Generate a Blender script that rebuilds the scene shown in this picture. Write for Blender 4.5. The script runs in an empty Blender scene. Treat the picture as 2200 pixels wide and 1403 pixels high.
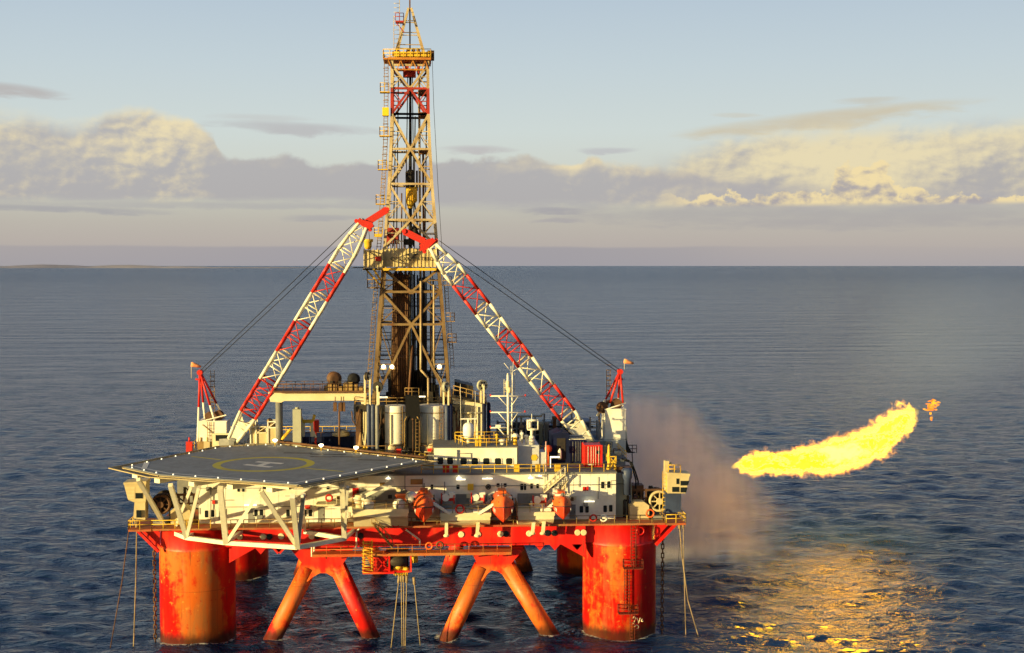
import bpy, bmesh, math, random
import numpy as np
from mathutils import Vector as V, Matrix
R = math.radians
random.seed(7)
sc = bpy.context.scene
col = sc.collection

# ------------------------------------------------------------------ camera
F, CX, CY = 2900.0, 1100.0, 701.5            # focal length and centre of the photograph in its pixels
YAW, PIT = math.atan(180 / F), math.atan(131.5 / F)
CAM = V((2.66, -184.0, 50.5))
fw = V((math.sin(YAW) * math.cos(PIT), math.cos(YAW) * math.cos(PIT), -math.sin(PIT)))
rt = V((math.cos(YAW), -math.sin(YAW), 0)); up = rt.cross(fw)
cam = bpy.data.objects.new('camera', bpy.data.cameras.new('camera')); col.objects.link(cam)
cam.data.sensor_width = 36; cam.data.lens = 36 * F / 2200
cam.data.clip_start = 1; cam.data.clip_end = 200000
cam.matrix_world = Matrix(((rt.x, up.x, -fw.x, CAM.x), (rt.y, up.y, -fw.y, CAM.y), (rt.z, up.z, -fw.z, CAM.z), (0, 0, 0, 1)))
sc.camera = cam
def ray(x, y): return fw + rt * ((x - CX) / F) - up * ((y - CY) / F)
def P(x, y, Y):                               # a measured point of the photo on the rig plane y = Y
    d = ray(x, y); return CAM + d * ((Y - CAM.y) / d.y)
def Zp(x, y, z):                              # the same on the level z
    d = ray(x, y); return CAM + d * ((z - CAM.z) / d.z)
def S(c): return tuple(((v / 255) / 12.92 if v / 255 <= .04045 else ((v / 255 + .055) / 1.055) ** 2.4) for v in c)

# ------------------------------------------------------------------ render settings
sc.view_settings.view_transform = 'Standard'; sc.view_settings.look = 'None'
sc.view_settings.gamma = 1; sc.view_settings.exposure = 0.80
sc.cycles.use_denoising = True
sc.cycles.use_adaptive_sampling = True; sc.cycles.adaptive_threshold = 0.015
sc.cycles.max_bounces = 6; sc.cycles.volume_bounces = 3; sc.cycles.transparent_max_bounces = 12
sc.cycles.sample_clamp_indirect = 6
sc.cycles.volume_step_rate = 1.5; sc.cycles.volume_max_steps = 160
sc.cycles.caustics_reflective = False; sc.cycles.caustics_refractive = False

# ------------------------------------------------------------------ node helper
class N:
    def __init__(s, tree): s.t = tree
    def put(s, sock, v):
        if isinstance(v, bpy.types.NodeSocket): s.t.links.new(v, sock)
        elif v is not None:
            if sock.type == 'RGBA' and len(v) == 3: v = (*v, 1)
            sock.default_value = v
    def m(s, op, a, b=None, c=None, clamp=False):
        n = s.t.nodes.new('ShaderNodeMath'); n.operation = op; n.use_clamp = clamp
        for i, v in enumerate((a, b, c)):
            if v is not None: s.put(n.inputs[i], v)
        return n.outputs[0]
    def ss(s, x, a, b, lo=0.0, hi=1.0):
        n = s.t.nodes.new('ShaderNodeMapRange'); n.interpolation_type = 'SMOOTHSTEP'
        s.put(n.inputs['Value'], x); s.put(n.inputs['From Min'], a); s.put(n.inputs['From Max'], b)
        s.put(n.inputs['To Min'], lo); s.put(n.inputs['To Max'], hi); return n.outputs[0]
    def mix(s, f, a, b, bt='MIX'):
        n = s.t.nodes.new('ShaderNodeMix'); n.data_type = 'RGBA'; n.blend_type = bt
        s.put(n.inputs[0], f); s.put(n.inputs[6], a); s.put(n.inputs[7], b); return n.outputs[2]
    def xyz(s, x, y, z):
        n = s.t.nodes.new('ShaderNodeCombineXYZ')
        for i, v in enumerate((x, y, z)): s.put(n.inputs[i], v)
        return n.outputs[0]
    def sep(s, v):
        n = s.t.nodes.new('ShaderNodeSeparateXYZ'); s.put(n.inputs[0], v); return n.outputs
    def scale(s, v, k):
        n = s.t.nodes.new('ShaderNodeVectorMath'); n.operation = 'MULTIPLY'; s.put(n.inputs[0], v); n.inputs[1].default_value = k
        return n.outputs[0]
    def off(s, v, k):
        n = s.t.nodes.new('ShaderNodeVectorMath'); n.operation = 'ADD'; s.put(n.inputs[0], v); n.inputs[1].default_value = k
        return n.outputs[0]
    def noise(s, v, scale, detail=4, rough=.55, dist=0, colour=False):
        n = s.t.nodes.new('ShaderNodeTexNoise'); s.put(n.inputs['Vector'], v)
        n.inputs['Scale'].default_value = scale; n.inputs['Detail'].default_value = detail
        n.inputs['Roughness'].default_value = rough; n.inputs['Distortion'].default_value = dist
        return n.outputs['Color' if colour else 'Fac']
    def ramp(s, f, stops):
        n = s.t.nodes.new('ShaderNodeValToRGB'); s.put(n.inputs[0], f); e = n.color_ramp.elements
        while len(e) < len(stops): e.new(.5)
        for i, (p, c) in enumerate(stops): e[i].position = p; e[i].color = (*c, 1)
        return n.outputs[0]
    def curve(s, f, pts):
        n = s.t.nodes.new('ShaderNodeFloatCurve'); s.put(n.inputs['Value'], f); c = n.mapping.curves[0]
        while len(c.points) < len(pts): c.points.new(.5, .5)
        for q, (x, y) in zip(c.points, pts): q.location = (x, y); q.handle_type = 'AUTO_CLAMPED'
        n.mapping.update(); return n.outputs[0]

# ------------------------------------------------------------------ sun and sky
SUN_AZ, SUN_EL = R(-56), R(6.5)               # the sun stands low behind the camera's left shoulder
to_sun = V((math.sin(SUN_AZ) * math.cos(SUN_EL), -math.cos(SUN_AZ) * math.cos(SUN_EL), math.sin(SUN_EL)))
sun = bpy.data.objects.new('sun', bpy.data.lights.new('sun', 'SUN')); col.objects.link(sun)
sun.data.energy = 5.0; sun.data.angle = R(.5); sun.data.color = (1.0, .78, .33)
sun.rotation_euler = to_sun.to_track_quat('Z', 'Y').to_euler(); sun.location = to_sun * 400

w = bpy.data.worlds.new('World'); sc.world = w; w.use_nodes = True
wt = w.node_tree; wt.nodes.clear(); n = N(wt)
out = wt.nodes.new('ShaderNodeOutputWorld'); bg = wt.nodes.new('ShaderNodeBackground'); bg.inputs['Strength'].default_value = .1
wt.links.new(bg.outputs[0], out.inputs[0])
sky = wt.nodes.new('ShaderNodeTexSky'); sky.sky_type = 'NISHITA'; sky.sun_disc = False
sky.sun_elevation = SUN_EL; sky.sun_rotation = math.atan2(to_sun.x, to_sun.y); sky.dust_density = 2.0
tc = wt.nodes.new('ShaderNodeTexCoord'); dx, dy, dz = n.sep(tc.outputs['Generated'])
az = n.m('MULTIPLY', n.m('ARCTAN2', dx, dy), 57.2958)
el = n.m('MULTIPLY', n.m('ARCSINE', dz), 57.2958)
u = n.m('ADD', n.m('MULTIPLY', n.m('SUBTRACT', az, math.degrees(YAW)), .506), 11.0)     # sky azimuth, about 2 degrees a unit
v = n.m('SUBTRACT', 5.70, n.m('MULTIPLY', el, .506))                                    # 5.7 at the horizon, falling upwards
p2 = n.xyz(u, v, 0)
base = n.ramp(n.m('DIVIDE', el, 90, clamp=True), [
    (0, S((172, 166, 167))), (.010, S((184, 175, 168))), (.019, S((188, 182, 172))), (.031, S((196, 196, 183))),
    (.047, S((208, 213, 204))), (.062, S((207, 217, 214))), (.092, S((196, 210, 216))), (.126, S((182, 199, 213))),
    (.165, (.27, .39, .55)), (.24, (.13, .24, .45)), (.5, (.07, .15, .34)), (1, (.045, .10, .25))])
un = n.m('DIVIDE', u, 22.0, clamp=True)
def prof(pts): return [(x / 2200, (y - 200) / 300) for x, y in pts]
def fcurve(pts): return n.m('ADD', n.m('MULTIPLY', n.curve(un, prof(pts)), 3.0), 2.0)
p3 = n.scale(p2, (.8, 1.2, 1))
nA = n.noise(p3, .62, 3, .5, .2); nA2 = n.noise(n.off(p3, (-.22, -.30, 0)), .62, 3, .5, .2)
nB = n.noise(p3, 1.7, 7, .56, .15); nB2 = n.noise(n.off(p3, (-.07, -.10, 0)), 1.7, 7, .56, .15)
nC = n.noise(n.off(n.scale(p2, (.9, 1.0, 1)), (5.3, 2.2, 0)), 2.7, 8, .58, .1)
rel = n.m('ADD', n.m('MULTIPLY', n.m('SUBTRACT', nA2, nA), 1.5), n.m('MULTIPLY', n.m('SUBTRACT', nB2, nB), 1.9))
def wisp(c, cx, cy, rx, ry, slope, colr, amt, k):          # a thin drifting streak of cloud
    a_ = n.m('DIVIDE', n.m('SUBTRACT', u, cx / 100), rx / 100)
    yy = n.m('SUBTRACT', n.m('SUBTRACT', v, cy / 100), n.m('MULTIPLY', n.m('SUBTRACT', u, cx / 100), slope))
    nn_ = n.m('SUBTRACT', n.noise(n.off(n.scale(p2, (.55, 2.6, 1)), (k, k * 1.7, 0)), 1.5, 6, .6, .3), .5)
    yy = n.m('DIVIDE', n.m('ADD', yy, n.m('MULTIPLY', nn_, .22)), ry / 100)
    r2 = n.m('ADD', n.m('MULTIPLY', a_, a_), n.m('MULTIPLY', yy, yy))
    d_ = n.ss(n.m('ADD', r2, n.m('MULTIPLY', nn_, 2.0)), 1.2, -.15)
    return n.mix(n.m('MULTIPLY', d_, amt), c, colr)
c = base
for w_ in ((70, 222, 120, 17, .06, S((182, 174, 172)), .8, 1), (640, 282, 210, 15, .03, S((184, 182, 184)), .75, 2), (560, 262, 120, 10, 0, S((196, 196, 194)), .5, 9), (1020, 324, 90, 11, .0, S((186, 180, 182)), .7, 3),
           (1310, 326, 75, 8, .02, S((184, 182, 188)), .6, 4), (1840, 232, 80, 9, -.03, S((200, 196, 182)), .7, 5), (1760, 268, 330, 22, -.09, S((206, 196, 172)), .9, 6), (1580, 256, 60, 6, .05, S((205, 198, 180)), .5, 7)):
    c = wisp(c, *w_)
# a soft glowing veil behind the right-hand clouds
vt = n.m('ADD', fcurve([(0, 330), (1150, 360), (1350, 350), (1480, 318), (1600, 285), (1750, 272), (1950, 274), (2200, 262)]), n.m('MULTIPLY', n.m('SUBTRACT', nB, .5), .5))
veil = n.m('MULTIPLY', n.m('MULTIPLY', n.ss(v, n.m('SUBTRACT', vt, .12), n.m('ADD', vt, .55)), n.ss(v, 4.6, 4.3)), n.ss(u, 12.8, 15.0))
vl = n.m('ADD', n.curve(un, [(0, .3), (.6, .45), (.72, .66), (.80, .92), (.88, .74), (.95, .52), (1, .46)]), n.m('ADD', n.m('MULTIPLY', rel, .9), n.m('MULTIPLY', n.m('SUBTRACT', n.noise(n.scale(p2, (.35, 1.6, 1)), 1.0, 4, .55), .5), -.9)))
c = n.mix(n.m('MULTIPLY', veil, .90), c, n.mix(n.ss(vl, .1, 1.0), S((176, 172, 172)), S((234, 219, 178))))
# the main grey bank with the big cumulus at its left end
top = fcurve([(0, 240), (110, 252), (225, 268), (262, 250), (320, 243), (400, 253), (440, 275), (470, 300), (486, 330), (510, 344), (620, 340), (690, 352), (830, 350), (960, 345), (1130, 338), (1200, 352), (1246, 355), (1268, 333), (1300, 350), (1380, 352), (1480, 362), (1620, 385), (2200, 405)])
edge = n.m('ADD', top, n.m('ADD', n.m('MULTIPLY', n.m('SUBTRACT', nB, .5), .42), n.m('MULTIPLY', n.m('SUBTRACT', nC, .5), .16)))
soft = n.curve(un, [(0, .70), (.09, .50), (.12, .30), (.17, .24), (.205, .16), (.30, .11), (.55, .11), (.62, .18), (.7, .3), (1, .4)])
dt = n.ss(v, n.m('SUBTRACT', edge, .03), n.m('ADD', edge, soft))
bot = n.m('ADD', n.curve(un, [(0, .42), (.3, .34), (.45, .42), (1, .50)]), 4.0)
bot = n.m('ADD', bot, n.m('MULTIPLY', n.m('SUBTRACT', n.noise(n.scale(p2, (.4, 2, 1)), 1.2, 5, .6), .5), .55))
db = n.ss(v, n.m('ADD', bot, .16), n.m('SUBTRACT', bot, .16))
dens = n.m('MULTIPLY', dt, db)
depth_ = n.m('SUBTRACT', v, edge)
litp = n.curve(un, [(0, .62), (.06, .48), (.12, .66), (.17, .70), (.205, .46), (.225, .16), (.32, .10), (.46, .14), (.52, .22), (.575, .45), (.62, .42), (.68, .30), (.8, .20), (1, .2)])
crest = n.ss(depth_, .42, .02)
lit = n.m('ADD', n.m('MULTIPLY', litp, n.m('ADD', .62, n.m('MULTIPLY', crest, .75))), n.m('MULTIPLY', rel, n.m('ADD', .25, n.m('MULTIPLY', litp, 1.35))))
lit = n.m('SUBTRACT', lit, n.m('MULTIPLY', n.ss(v, 3.2, 4.2), .30))
cc = n.mix(n.ss(lit, -.05, .98), S((176, 173, 175)), S((240, 222, 177)))
c = n.mix(n.m('MULTIPLY', dens, .88), c, cc)
# bright cumulus heads rising from a flat base on the right
hb = n.m('ADD', n.curve(un, [(0, .6), (.55, .6), (.62, .42), (.68, .22), (.72, .24), (.76, .18), (.80, .12), (.825, -.45), (.845, -.42), (.87, .10), (.90, .25), (.95, .30), (1, .32)]), 4.0)
hedge = n.m('ADD', hb, n.m('ADD', n.m('MULTIPLY', n.m('SUBTRACT', nC, .5), 1.0), n.m('MULTIPLY', n.m('SUBTRACT', nB, .5), .55)))
hd_ = n.m('MULTIPLY', n.m('MULTIPLY', n.ss(v, n.m('SUBTRACT', hedge, .02), n.m('ADD', hedge, .08)), n.ss(v, 4.50, 4.38)), n.ss(u, 13.8, 15.2))
hl = n.m('ADD', n.m('ADD', .52, n.m('MULTIPLY', n.ss(n.m('SUBTRACT', v, hedge), .30, .0), .42)), n.m('MULTIPLY', rel, 1.9))
c = n.mix(n.m('MULTIPLY', hd_, .92), c, n.mix(n.ss(hl, .05, 1.0), S((172, 166, 168)), S((243, 222, 170))))
for w_ in ((150, 456, 260, 9, .02, S((164, 163, 168)), .75, 11), (700, 470, 100, 9, .0, S((166, 164, 168)), .6, 12), (1190, 453, 75, 8, .0, S((160, 158, 166)), .7, 13), (1200, 474, 60, 6, .0, S((162, 158, 166)), .5, 14), (1780, 468, 700, 30, .01, S((168, 164, 166)), .6, 15), (480, 445, 420, 8, .0, S((170, 168, 172)), .5, 16)):
    c = wisp(c, *w_)
# low lavender band along the horizon, its upper edge slightly hilly
bn = n.m('ADD', 5.30, n.m('MULTIPLY', n.m('SUBTRACT', n.noise(n.scale(p2, (.25, .1, 1)), 1.0, 3, .5), .5), .25))
band = n.m('MULTIPLY', n.ss(v, n.m('SUBTRACT', bn, .03), n.m('ADD', bn, .04)), n.curve(un, [(0, .5), (.15, .6), (.45, .85), (.62, .7), (.8, .15), (1, .1)]))
c = n.mix(band, c, S((160, 157, 163)))
# towards the sun the plain sky takes over
back = n.ss(n.m('ADD', n.m('MULTIPLY', dx, to_sun.x), n.m('MULTIPLY', dy, to_sun.y)), -.35, .55)
c = n.mix(1.0, c, (5.7, 5.7, 5.7), 'MULTIPLY')
nish = n.mix(1.0, sky.outputs[0], (.9, .9, .9), 'MULTIPLY')
c = n.mix(back, c, nish)
wt.links.new(c, bg.inputs[0])

# ------------------------------------------------------------------ mesh builder
OFF = {}
def tag(o, label=None, cat=None, group=None, kind=None):
    if label: o['label'] = label
    if cat: o['category'] = cat
    if group: o['group'] = group
    if kind: o['kind'] = kind
    return o
def thing(name, label, cat, loc, group=None):
    o = bpy.data.objects.new(name, None); col.objects.link(o); o.location = loc; OFF[o.name] = V(loc)
    o.empty_display_size = .5
    return tag(o, label, cat, group)
class MB:
    def __init__(s): s.v = []; s.f = []; s.s = []
    def add(s, vs, fs, sm=False):
        b = len(s.v); s.v += [tuple(x) for x in vs]; s.f += [tuple(i + b for i in f) for f in fs]; s.s += [sm] * len(fs); return s
    def box(s, x0, x1, y0, y1, z0, z1):
        return s.add([(x0, y0, z0), (x1, y0, z0), (x1, y1, z0), (x0, y1, z0), (x0, y0, z1), (x1, y0, z1), (x1, y1, z1), (x0, y1, z1)],
                     [(3, 2, 1, 0), (4, 5, 6, 7), (0, 1, 5, 4), (1, 2, 6, 5), (2, 3, 7, 6), (3, 0, 4, 7)])
    def cbox(s, c, sx, sy, sz): return s.box(c[0] - sx / 2, c[0] + sx / 2, c[1] - sy / 2, c[1] + sy / 2, c[2] - sz / 2, c[2] + sz / 2)
    def bar(s, p, q, w, h=None):
        p, q = V(p), V(q); h = h or w; a = (q - p).normalized(); r = V((0, 1, 0)) if abs(a.y) < .9 else V((1, 0, 0))
        x = a.cross(r).normalized() * w / 2; y = a.cross(x).normalized() * h / 2
        vs = [p - x - y, p + x - y, p + x + y, p - x + y, q - x - y, q + x - y, q + x + y, q - x + y]
        return s.add(vs, [(3, 2, 1, 0), (4, 5, 6, 7), (0, 1, 5, 4), (1, 2, 6, 5), (2, 3, 7, 6), (3, 0, 4, 7)])
    def tube(s, p, q, r, k=8, r2=None):
        p, q = V(p), V(q); r2 = r if r2 is None else r2; a = (q - p).normalized(); t = V((0, 0, 1)) if abs(a.z) < .9 else V((1, 0, 0))
        x = a.cross(t).normalized(); y = a.cross(x)
        vs = []
        for c, rr in ((p, r), (q, r2)):
            vs += [c + (x * math.cos(6.28319 * i / k) + y * math.sin(6.28319 * i / k)) * rr for i in range(k)]
        b = len(s.v)
        s.add(vs, [(i, (i + 1) % k, (i + 1) % k + k, i + k) for i in range(k)], True)
        s.f += [tuple(b + i for i in range(k))[::-1], tuple(b + k + i for i in range(k))]; s.s += [False, False]; return s
    def path(s, pts, r, k=6):
        for a, b in zip(pts, pts[1:]):
            if (V(b) - V(a)).length > 1e-4: s.tube(a, b, r, k)
        return s
    def prism(s, poly, ext):
        e = V(ext); k = len(poly); vs = [V(p) for p in poly]; vs = vs + [p + e for p in vs]
        return s.add(vs, [tuple(range(k))[::-1], tuple(range(k, 2 * k))] + [(i, (i + 1) % k, (i + 1) % k + k, i + k) for i in range(k)])
    def lathe(s, prof, c, ax=(0, 0, 1), k=24):
        c = V(c); a = V(ax).normalized(); t = V((0, 0, 1)) if abs(a.z) < .9 else V((0, 1, 0))
        x = a.cross(t).normalized() if abs(a.z) < .9 else V((1, 0, 0)); y = a.cross(x); m = len(prof); vs = []
        for r, h in prof: vs += [c + a * h + (x * math.cos(6.28319 * i / k) + y * math.sin(6.28319 * i / k)) * max(r, 1e-3) for i in range(k)]
        fs = [(j * k + i, j * k + (i + 1) % k, (j + 1) * k + (i + 1) % k, (j + 1) * k + i) for j in range(m - 1) for i in range(k)]
        s.add(vs, fs, True); b = len(s.v) - m * k
        s.f += [tuple(b + i for i in range(k))[::-1], tuple(b + (m - 1) * k + i for i in range(k))]; s.s += [False, False]; return s
    def ball(s, c, r, sz=1.0, k=14, m=8): return s.lathe([(r * math.sin(math.pi * j / m), -r * sz * math.cos(math.pi * j / m)) for j in range(m + 1)], c, k=k)
    def torus(s, c, Rr, r, ax=(0, 1, 0), k=24, m=8):
        c = V(c); a = V(ax).normalized(); t = V((0, 0, 1)) if abs(a.z) < .9 else V((1, 0, 0)); x = a.cross(t).normalized(); y = a.cross(x); vs = []
        for i in range(k):
            d = x * math.cos(6.28319 * i / k) + y * math.sin(6.28319 * i / k)
            vs += [c + d * (Rr + r * math.cos(6.28319 * j / m)) + a * r * math.sin(6.28319 * j / m) for j in range(m)]
        return s.add(vs, [(i * m + j, ((i + 1) % k) * m + j, ((i + 1) % k) * m + (j + 1) % m, i * m + (j + 1) % m) for i in range(k) for j in range(m)], True)
    def rail(s, pts, h=1.1, r=.045, step=1.6):
        pts = [V(p) for p in pts]; u_ = V((0, 0, 1))
        for a, b in zip(pts, pts[1:]):
            L = (b - a).length; k = max(1, round(L / step))
            for hh in (h, h * .55): s.tube(a + u_ * hh, b + u_ * hh, r, 5)
            for i in range(k + 1): s.tube(a.lerp(b, i / k), a.lerp(b, i / k) + u_ * h, r, 5)
        return s
    def ladder(s, p, q, wv, r=.035, step=.5):
        p, q, wv = V(p), V(q), V(wv); s.tube(p - wv, q - wv, r, 5); s.tube(p + wv, q + wv, r, 5); k = int((q - p).length / step)
        for i in range(1, k): c_ = p.lerp(q, i / k); s.tube(c_ - wv, c_ + wv, r * .8, 4)
        return s
    def build(s, name, mat, parent=None, origin=None):
        o0 = OFF[parent.name] if parent else V(origin or (0, 0, 0))
        me = bpy.data.meshes.new(name); me.from_pydata([(x - o0.x, y - o0.y, z - o0.z) for x, y, z in s.v], [], s.f)
        me.polygons.foreach_set('use_smooth', s.s); me.materials.append(mat)
        bm = bmesh.new(); bm.from_mesh(me); bmesh.ops.recalc_face_normals(bm, faces=bm.faces); bm.to_mesh(me); bm.free(); me.update()
        o = bpy.data.objects.new(name, me); col.objects.link(o)
        if parent: o.parent = parent
        else: o.location = o0
        OFF[o.name] = o0
        return o
def one(mb, name, mat, label, cat, group=None, origin=None):
    if origin is None:
        a = np.array(mb.v); origin = ((a[:, 0].min() + a[:, 0].max()) / 2, (a[:, 1].min() + a[:, 1].max()) / 2, a[:, 2].min())
    return tag(mb.build(name, mat, None, origin), label, cat, group)
def copy_tree(o, delta, label=None):
    c_ = o.copy(); col.objects.link(c_); c_.location = o.location + V(delta)
    if label: c_['label'] = label
    for ch in list(o.children):
        d = ch.copy(); col.objects.link(d); d.parent = c_
        for g in list(ch.children): e = g.copy(); col.objects.link(e); e.parent = d
    return c_

# ------------------------------------------------------------------ materials
def paint(name, base, alt=None, rust=.25, rough=.5, metal=0.0, rcol=(.16, .055, .018), streak=True, sc_=.35, altfac=.5, bump=.15, bs=3.0):
    m = bpy.data.materials.new(name); m.use_nodes = True; t = m.node_tree; b = t.nodes['Principled BSDF']; q = N(t)
    tc_ = t.nodes.new('ShaderNodeNewGeometry').outputs['Position']
    a = q.noise(tc_, sc_, 5, .6); c_ = q.mix(q.ss(a, .35, .68), base, alt or tuple(x * .78 for x in base)) if altfac else base
    fine = q.noise(tc_, 2.2, 6, .65)
    c_ = q.mix(q.m('MULTIPLY', q.ss(fine, .3, .8), .25), c_, tuple(x * .55 for x in base))
    if rust:
        s1 = q.noise(q.scale(tc_, (1.1, 1.1, .13)), 1.3, 6, .65) if streak else q.noise(tc_, .9, 7, .7)
        s2 = q.noise(tc_, 1.7, 7, .7)
        rm = q.m('ADD', q.m('MULTIPLY', s1, .62), q.m('MULTIPLY', s2, .38))
        rm = q.ss(rm, .70 - .30 * rust, .86 - .30 * rust)
        c_ = q.mix(q.m('MULTIPLY', rm, .85), c_, rcol)
    q.put(b.inputs['Base Color'], c_)
    q.put(b.inputs['Roughness'], q.ss(fine, .2, .8, rough - .1, min(1, rough + .2))); b.inputs['Metallic'].default_value = metal; b.inputs['Specular IOR Level'].default_value = .12 if max(base) < .06 else .3
    if bump:
        bn_ = t.nodes.new('ShaderNodeBump'); bn_.inputs['Strength'].default_value = bump; bn_.inputs['Distance'].default_value = .05
        q.put(bn_.inputs['Height'], q.noise(tc_, bs, 5, .6)); t.links.new(bn_.outputs[0], b.inputs['Normal'])
    return m
def emit(name, colr, st):
    m = bpy.data.materials.new(name); m.use_nodes = True; b = m.node_tree.nodes['Principled BSDF']
    b.inputs['Base Color'].default_value = (*colr, 1); b.inputs['Emission Color'].default_value = (*colr, 1); b.inputs['Emission Strength'].default_value = st
    return m
def hullred():
    m = bpy.data.materials.new('hull_red_paint'); m.use_nodes = True; t = m.node_tree; b = t.nodes['Principled BSDF']; q = N(t)
    g = t.nodes.new('ShaderNodeNewGeometry').outputs['Position']; x, y, z = q.sep(g)
    big = q.noise(q.scale(g, (1, 1, .38)), .17, 3, .5, .3)
    med = q.noise(q.scale(g, (1, 1, .16)), .50, 6, .62)
    mot = q.noise(g, .95, 7, .62, .4)
    mid_ = q.ss(q.m('ABSOLUTE', x), 23.4, 22.6); zb_ = q.m('SUBTRACT', 12.8, q.m('MULTIPLY', mid_, 2.9)); below = q.ss(z, q.m('ADD', zb_, .45), q.m('SUBTRACT', zb_, .4))                                   # the columns and braces below the ring are more weathered than the girder
    f = q.ss(q.m('ADD', q.m('MULTIPLY', big, .52), q.m('ADD', q.m('MULTIPLY', med, .26), q.m('MULTIPLY', mot, .22))), .488, .560)
    f = q.m('MULTIPLY', f, q.m('ADD', .12, q.m('MULTIPLY', below, .88)))
    c_ = q.mix(f, (.60, .006, .002), (.66, .135, .014))
    g2 = q.ss(q.noise(q.scale(g, (1, 1, .22)), .33, 5, .6, .2), .58, .70)
    c_ = q.mix(q.m('MULTIPLY', g2, q.m('MULTIPLY', below, .55)), c_, (.33, .19, .06))
    sp = q.ss(q.noise(g, 1.1, 8, .68), .60, .68)
    c_ = q.mix(q.m('MULTIPLY', sp, q.m('MULTIPLY', below, .75)), c_, (.72, .30, .05))
    sp2 = q.ss(q.noise(q.off(g, (31, 17, 5)), 1.3, 8, .7), .60, .66)
    c_ = q.mix(q.m('MULTIPLY', sp2, q.m('MULTIPLY', below, .7)), c_, (.50, .012, .004))
    dk = q.ss(q.m('ADD', q.m('MULTIPLY', q.noise(q.scale(g, (1, 1, .1)), 1.4, 7, .7), .6), q.m('MULTIPLY', q.noise(g, .8, 6, .7), .4)), .60, .76)
    c_ = q.mix(q.m('MULTIPLY', dk, .7), c_, (.17, .035, .012))
    seam = q.m('MULTIPLY', q.ss(q.m('ABSOLUTE', q.m('SUBTRACT', z, 7.3)), .05, .01), .5)
    c_ = q.mix(seam, c_, (.2, .03, .012))
    for axv in (x, y):
        vs_ = q.m('ABSOLUTE', q.m('SUBTRACT', q.m('FRACT', q.m('DIVIDE', axv, 3.4)), .5)); c_ = q.mix(q.m('MULTIPLY', q.ss(vs_, .012, .004), .30), c_, (.2, .03, .012))
    run = q.m('MULTIPLY', q.ss(q.noise(q.scale(g, (1, 1, .045)), 2.6, 4, .6), .58, .70), q.ss(q.noise(g, .35, 3, .5), .42, .6)); c_ = q.mix(q.m('MULTIPLY', run, .6), c_, (.14, .045, .015))
    wl = q.ss(q.m('ADD', z, q.m('MULTIPLY', q.noise(q.scale(g, (1, 1, .4)), 1.1, 6, .7), -1.8)), 1.2, -.25)
    c_ = q.mix(q.m('MULTIPLY', wl, .88), c_, (.035, .016, .009))
    q.put(b.inputs['Base Color'], c_); q.put(b.inputs['Roughness'], q.ss(med, .3, .7, .38, .62))
    bn_ = t.nodes.new('ShaderNodeBump'); bn_.inputs['Strength'].default_value = .25; bn_.inputs['Distance'].default_value = .08
    q.put(bn_.inputs['Height'], q.noise(q.scale(g, (1, 1, .5)), .9, 6, .6)); t.links.new(bn_.outputs[0], b.inputs['Normal'])
    return m
RED = hullred()
WHITE = paint('white_paint', (.80, .77, .66), (.76, .72, .57), .10, .45, bump=.08)
WALL = paint('weathered_white_wall', (.83, .81, .72), (.76, .71, .56), .26, .5, rcol=(.46, .28, .10), bump=.12, bs=1.2)
CREAM = paint('cream_paint', (.74, .66, .44), (.68, .57, .33), .28, .5)
OCHRE = paint('rusted_ochre_steel', (.36, .23, .075), (.20, .11, .04), .55, .6, streak=False)
YELL = paint('safety_yellow', (.72, .46, .035), (.60, .36, .03), .25, .5)
BROWN = paint('brown_rusty_pipe', (.15, .070, .030), (.07, .035, .02), .5, .6)
DARK = paint('dark_greasy_steel', (.026, .025, .025), (.05, .04, .03), .35, .5, streak=False)
GREY = paint('grey_steel', (.24, .24, .225), (.16, .16, .15), .30, .5)
DECK = paint('grey_deck_coating', (.155, .16, .165), (.125, .125, .125), .12, .8, streak=False, rcol=(.10, .075, .05))
HDECK = paint('helideck_green_grey_coating', (.190, .205, .225), (.150, .163, .180), .0, .75, streak=False, sc_=.5)
BLUE = paint('navy_blue_paint', (.008, .013, .052), (.006, .009, .03), .05, .6)
BLUEGREY = paint('blue_grey_paint', (.045, .065, .13), (.03, .04, .08), .2, .45)
CRED = paint('crane_red_paint', (.58, .022, .014), (.48, .03, .015), .16, .42)
CWHITE = paint('crane_white_paint', (.78, .75, .62), (.74, .68, .50), .16, .45)
ORANGE = paint('lifeboat_orange', (.72, .13, .022), (.62, .075, .018), .08, .35, bump=.05)
BOATRED = paint('lifeboat_red_bottom', (.70, .05, .012), (.62, .035, .01), .08, .35, bump=.05)
PATINA = paint('pale_green_grey_paint', (.40, .40, .30), (.33, .32, .24), .25, .5)
TAN = paint('tan_box_paint', (.56, .46, .25), (.48, .38, .20), .25, .55)
BLACKST = paint('black_steel', (.010, .010, .011), None, 0, .85, altfac=0, bump=0)
NETM = paint('net_frame_tan', (.40, .32, .17), (.30, .23, .12), .3, .7)
GLASS = bpy.data.materials.new('dark_window_glass'); GLASS.use_nodes = True
gb = GLASS.node_tree.nodes['Principled BSDF']; gb.inputs['Base Color'].default_value = (.012, .016, .018, 1); gb.inputs['Roughness'].default_value = .08
ROPE = paint('black_wire_rope', (.02, .02, .022), None, 0, .6, altfac=0, bump=0)
TWINE = paint('tan_mooring_rope', (.34, .25, .14), None, .2, .8)
CHAINM = paint('rusty_chain', (.17, .085, .04), (.09, .045, .025), .4, .7)
PYELL = paint('deck_yellow_marking', (.46, .40, .045), (.36, .31, .05), .0, .75)
PWHITE = paint('deck_white_marking', (.62, .60, .56), (.50, .49, .46), .0, .75)
BLACK = paint('black_lettering', (.06, .052, .04), None, 0, .6, altfac=0, bump=0)
LAMP = emit('lit_lamp', (1.0, .80, .40), 6.0)
EDGEL = emit('edge_lamp', (1.0, .93, .72), .6)
TUBEL = emit('tube_lamp', (1.0, .92, .65), .9)

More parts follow.
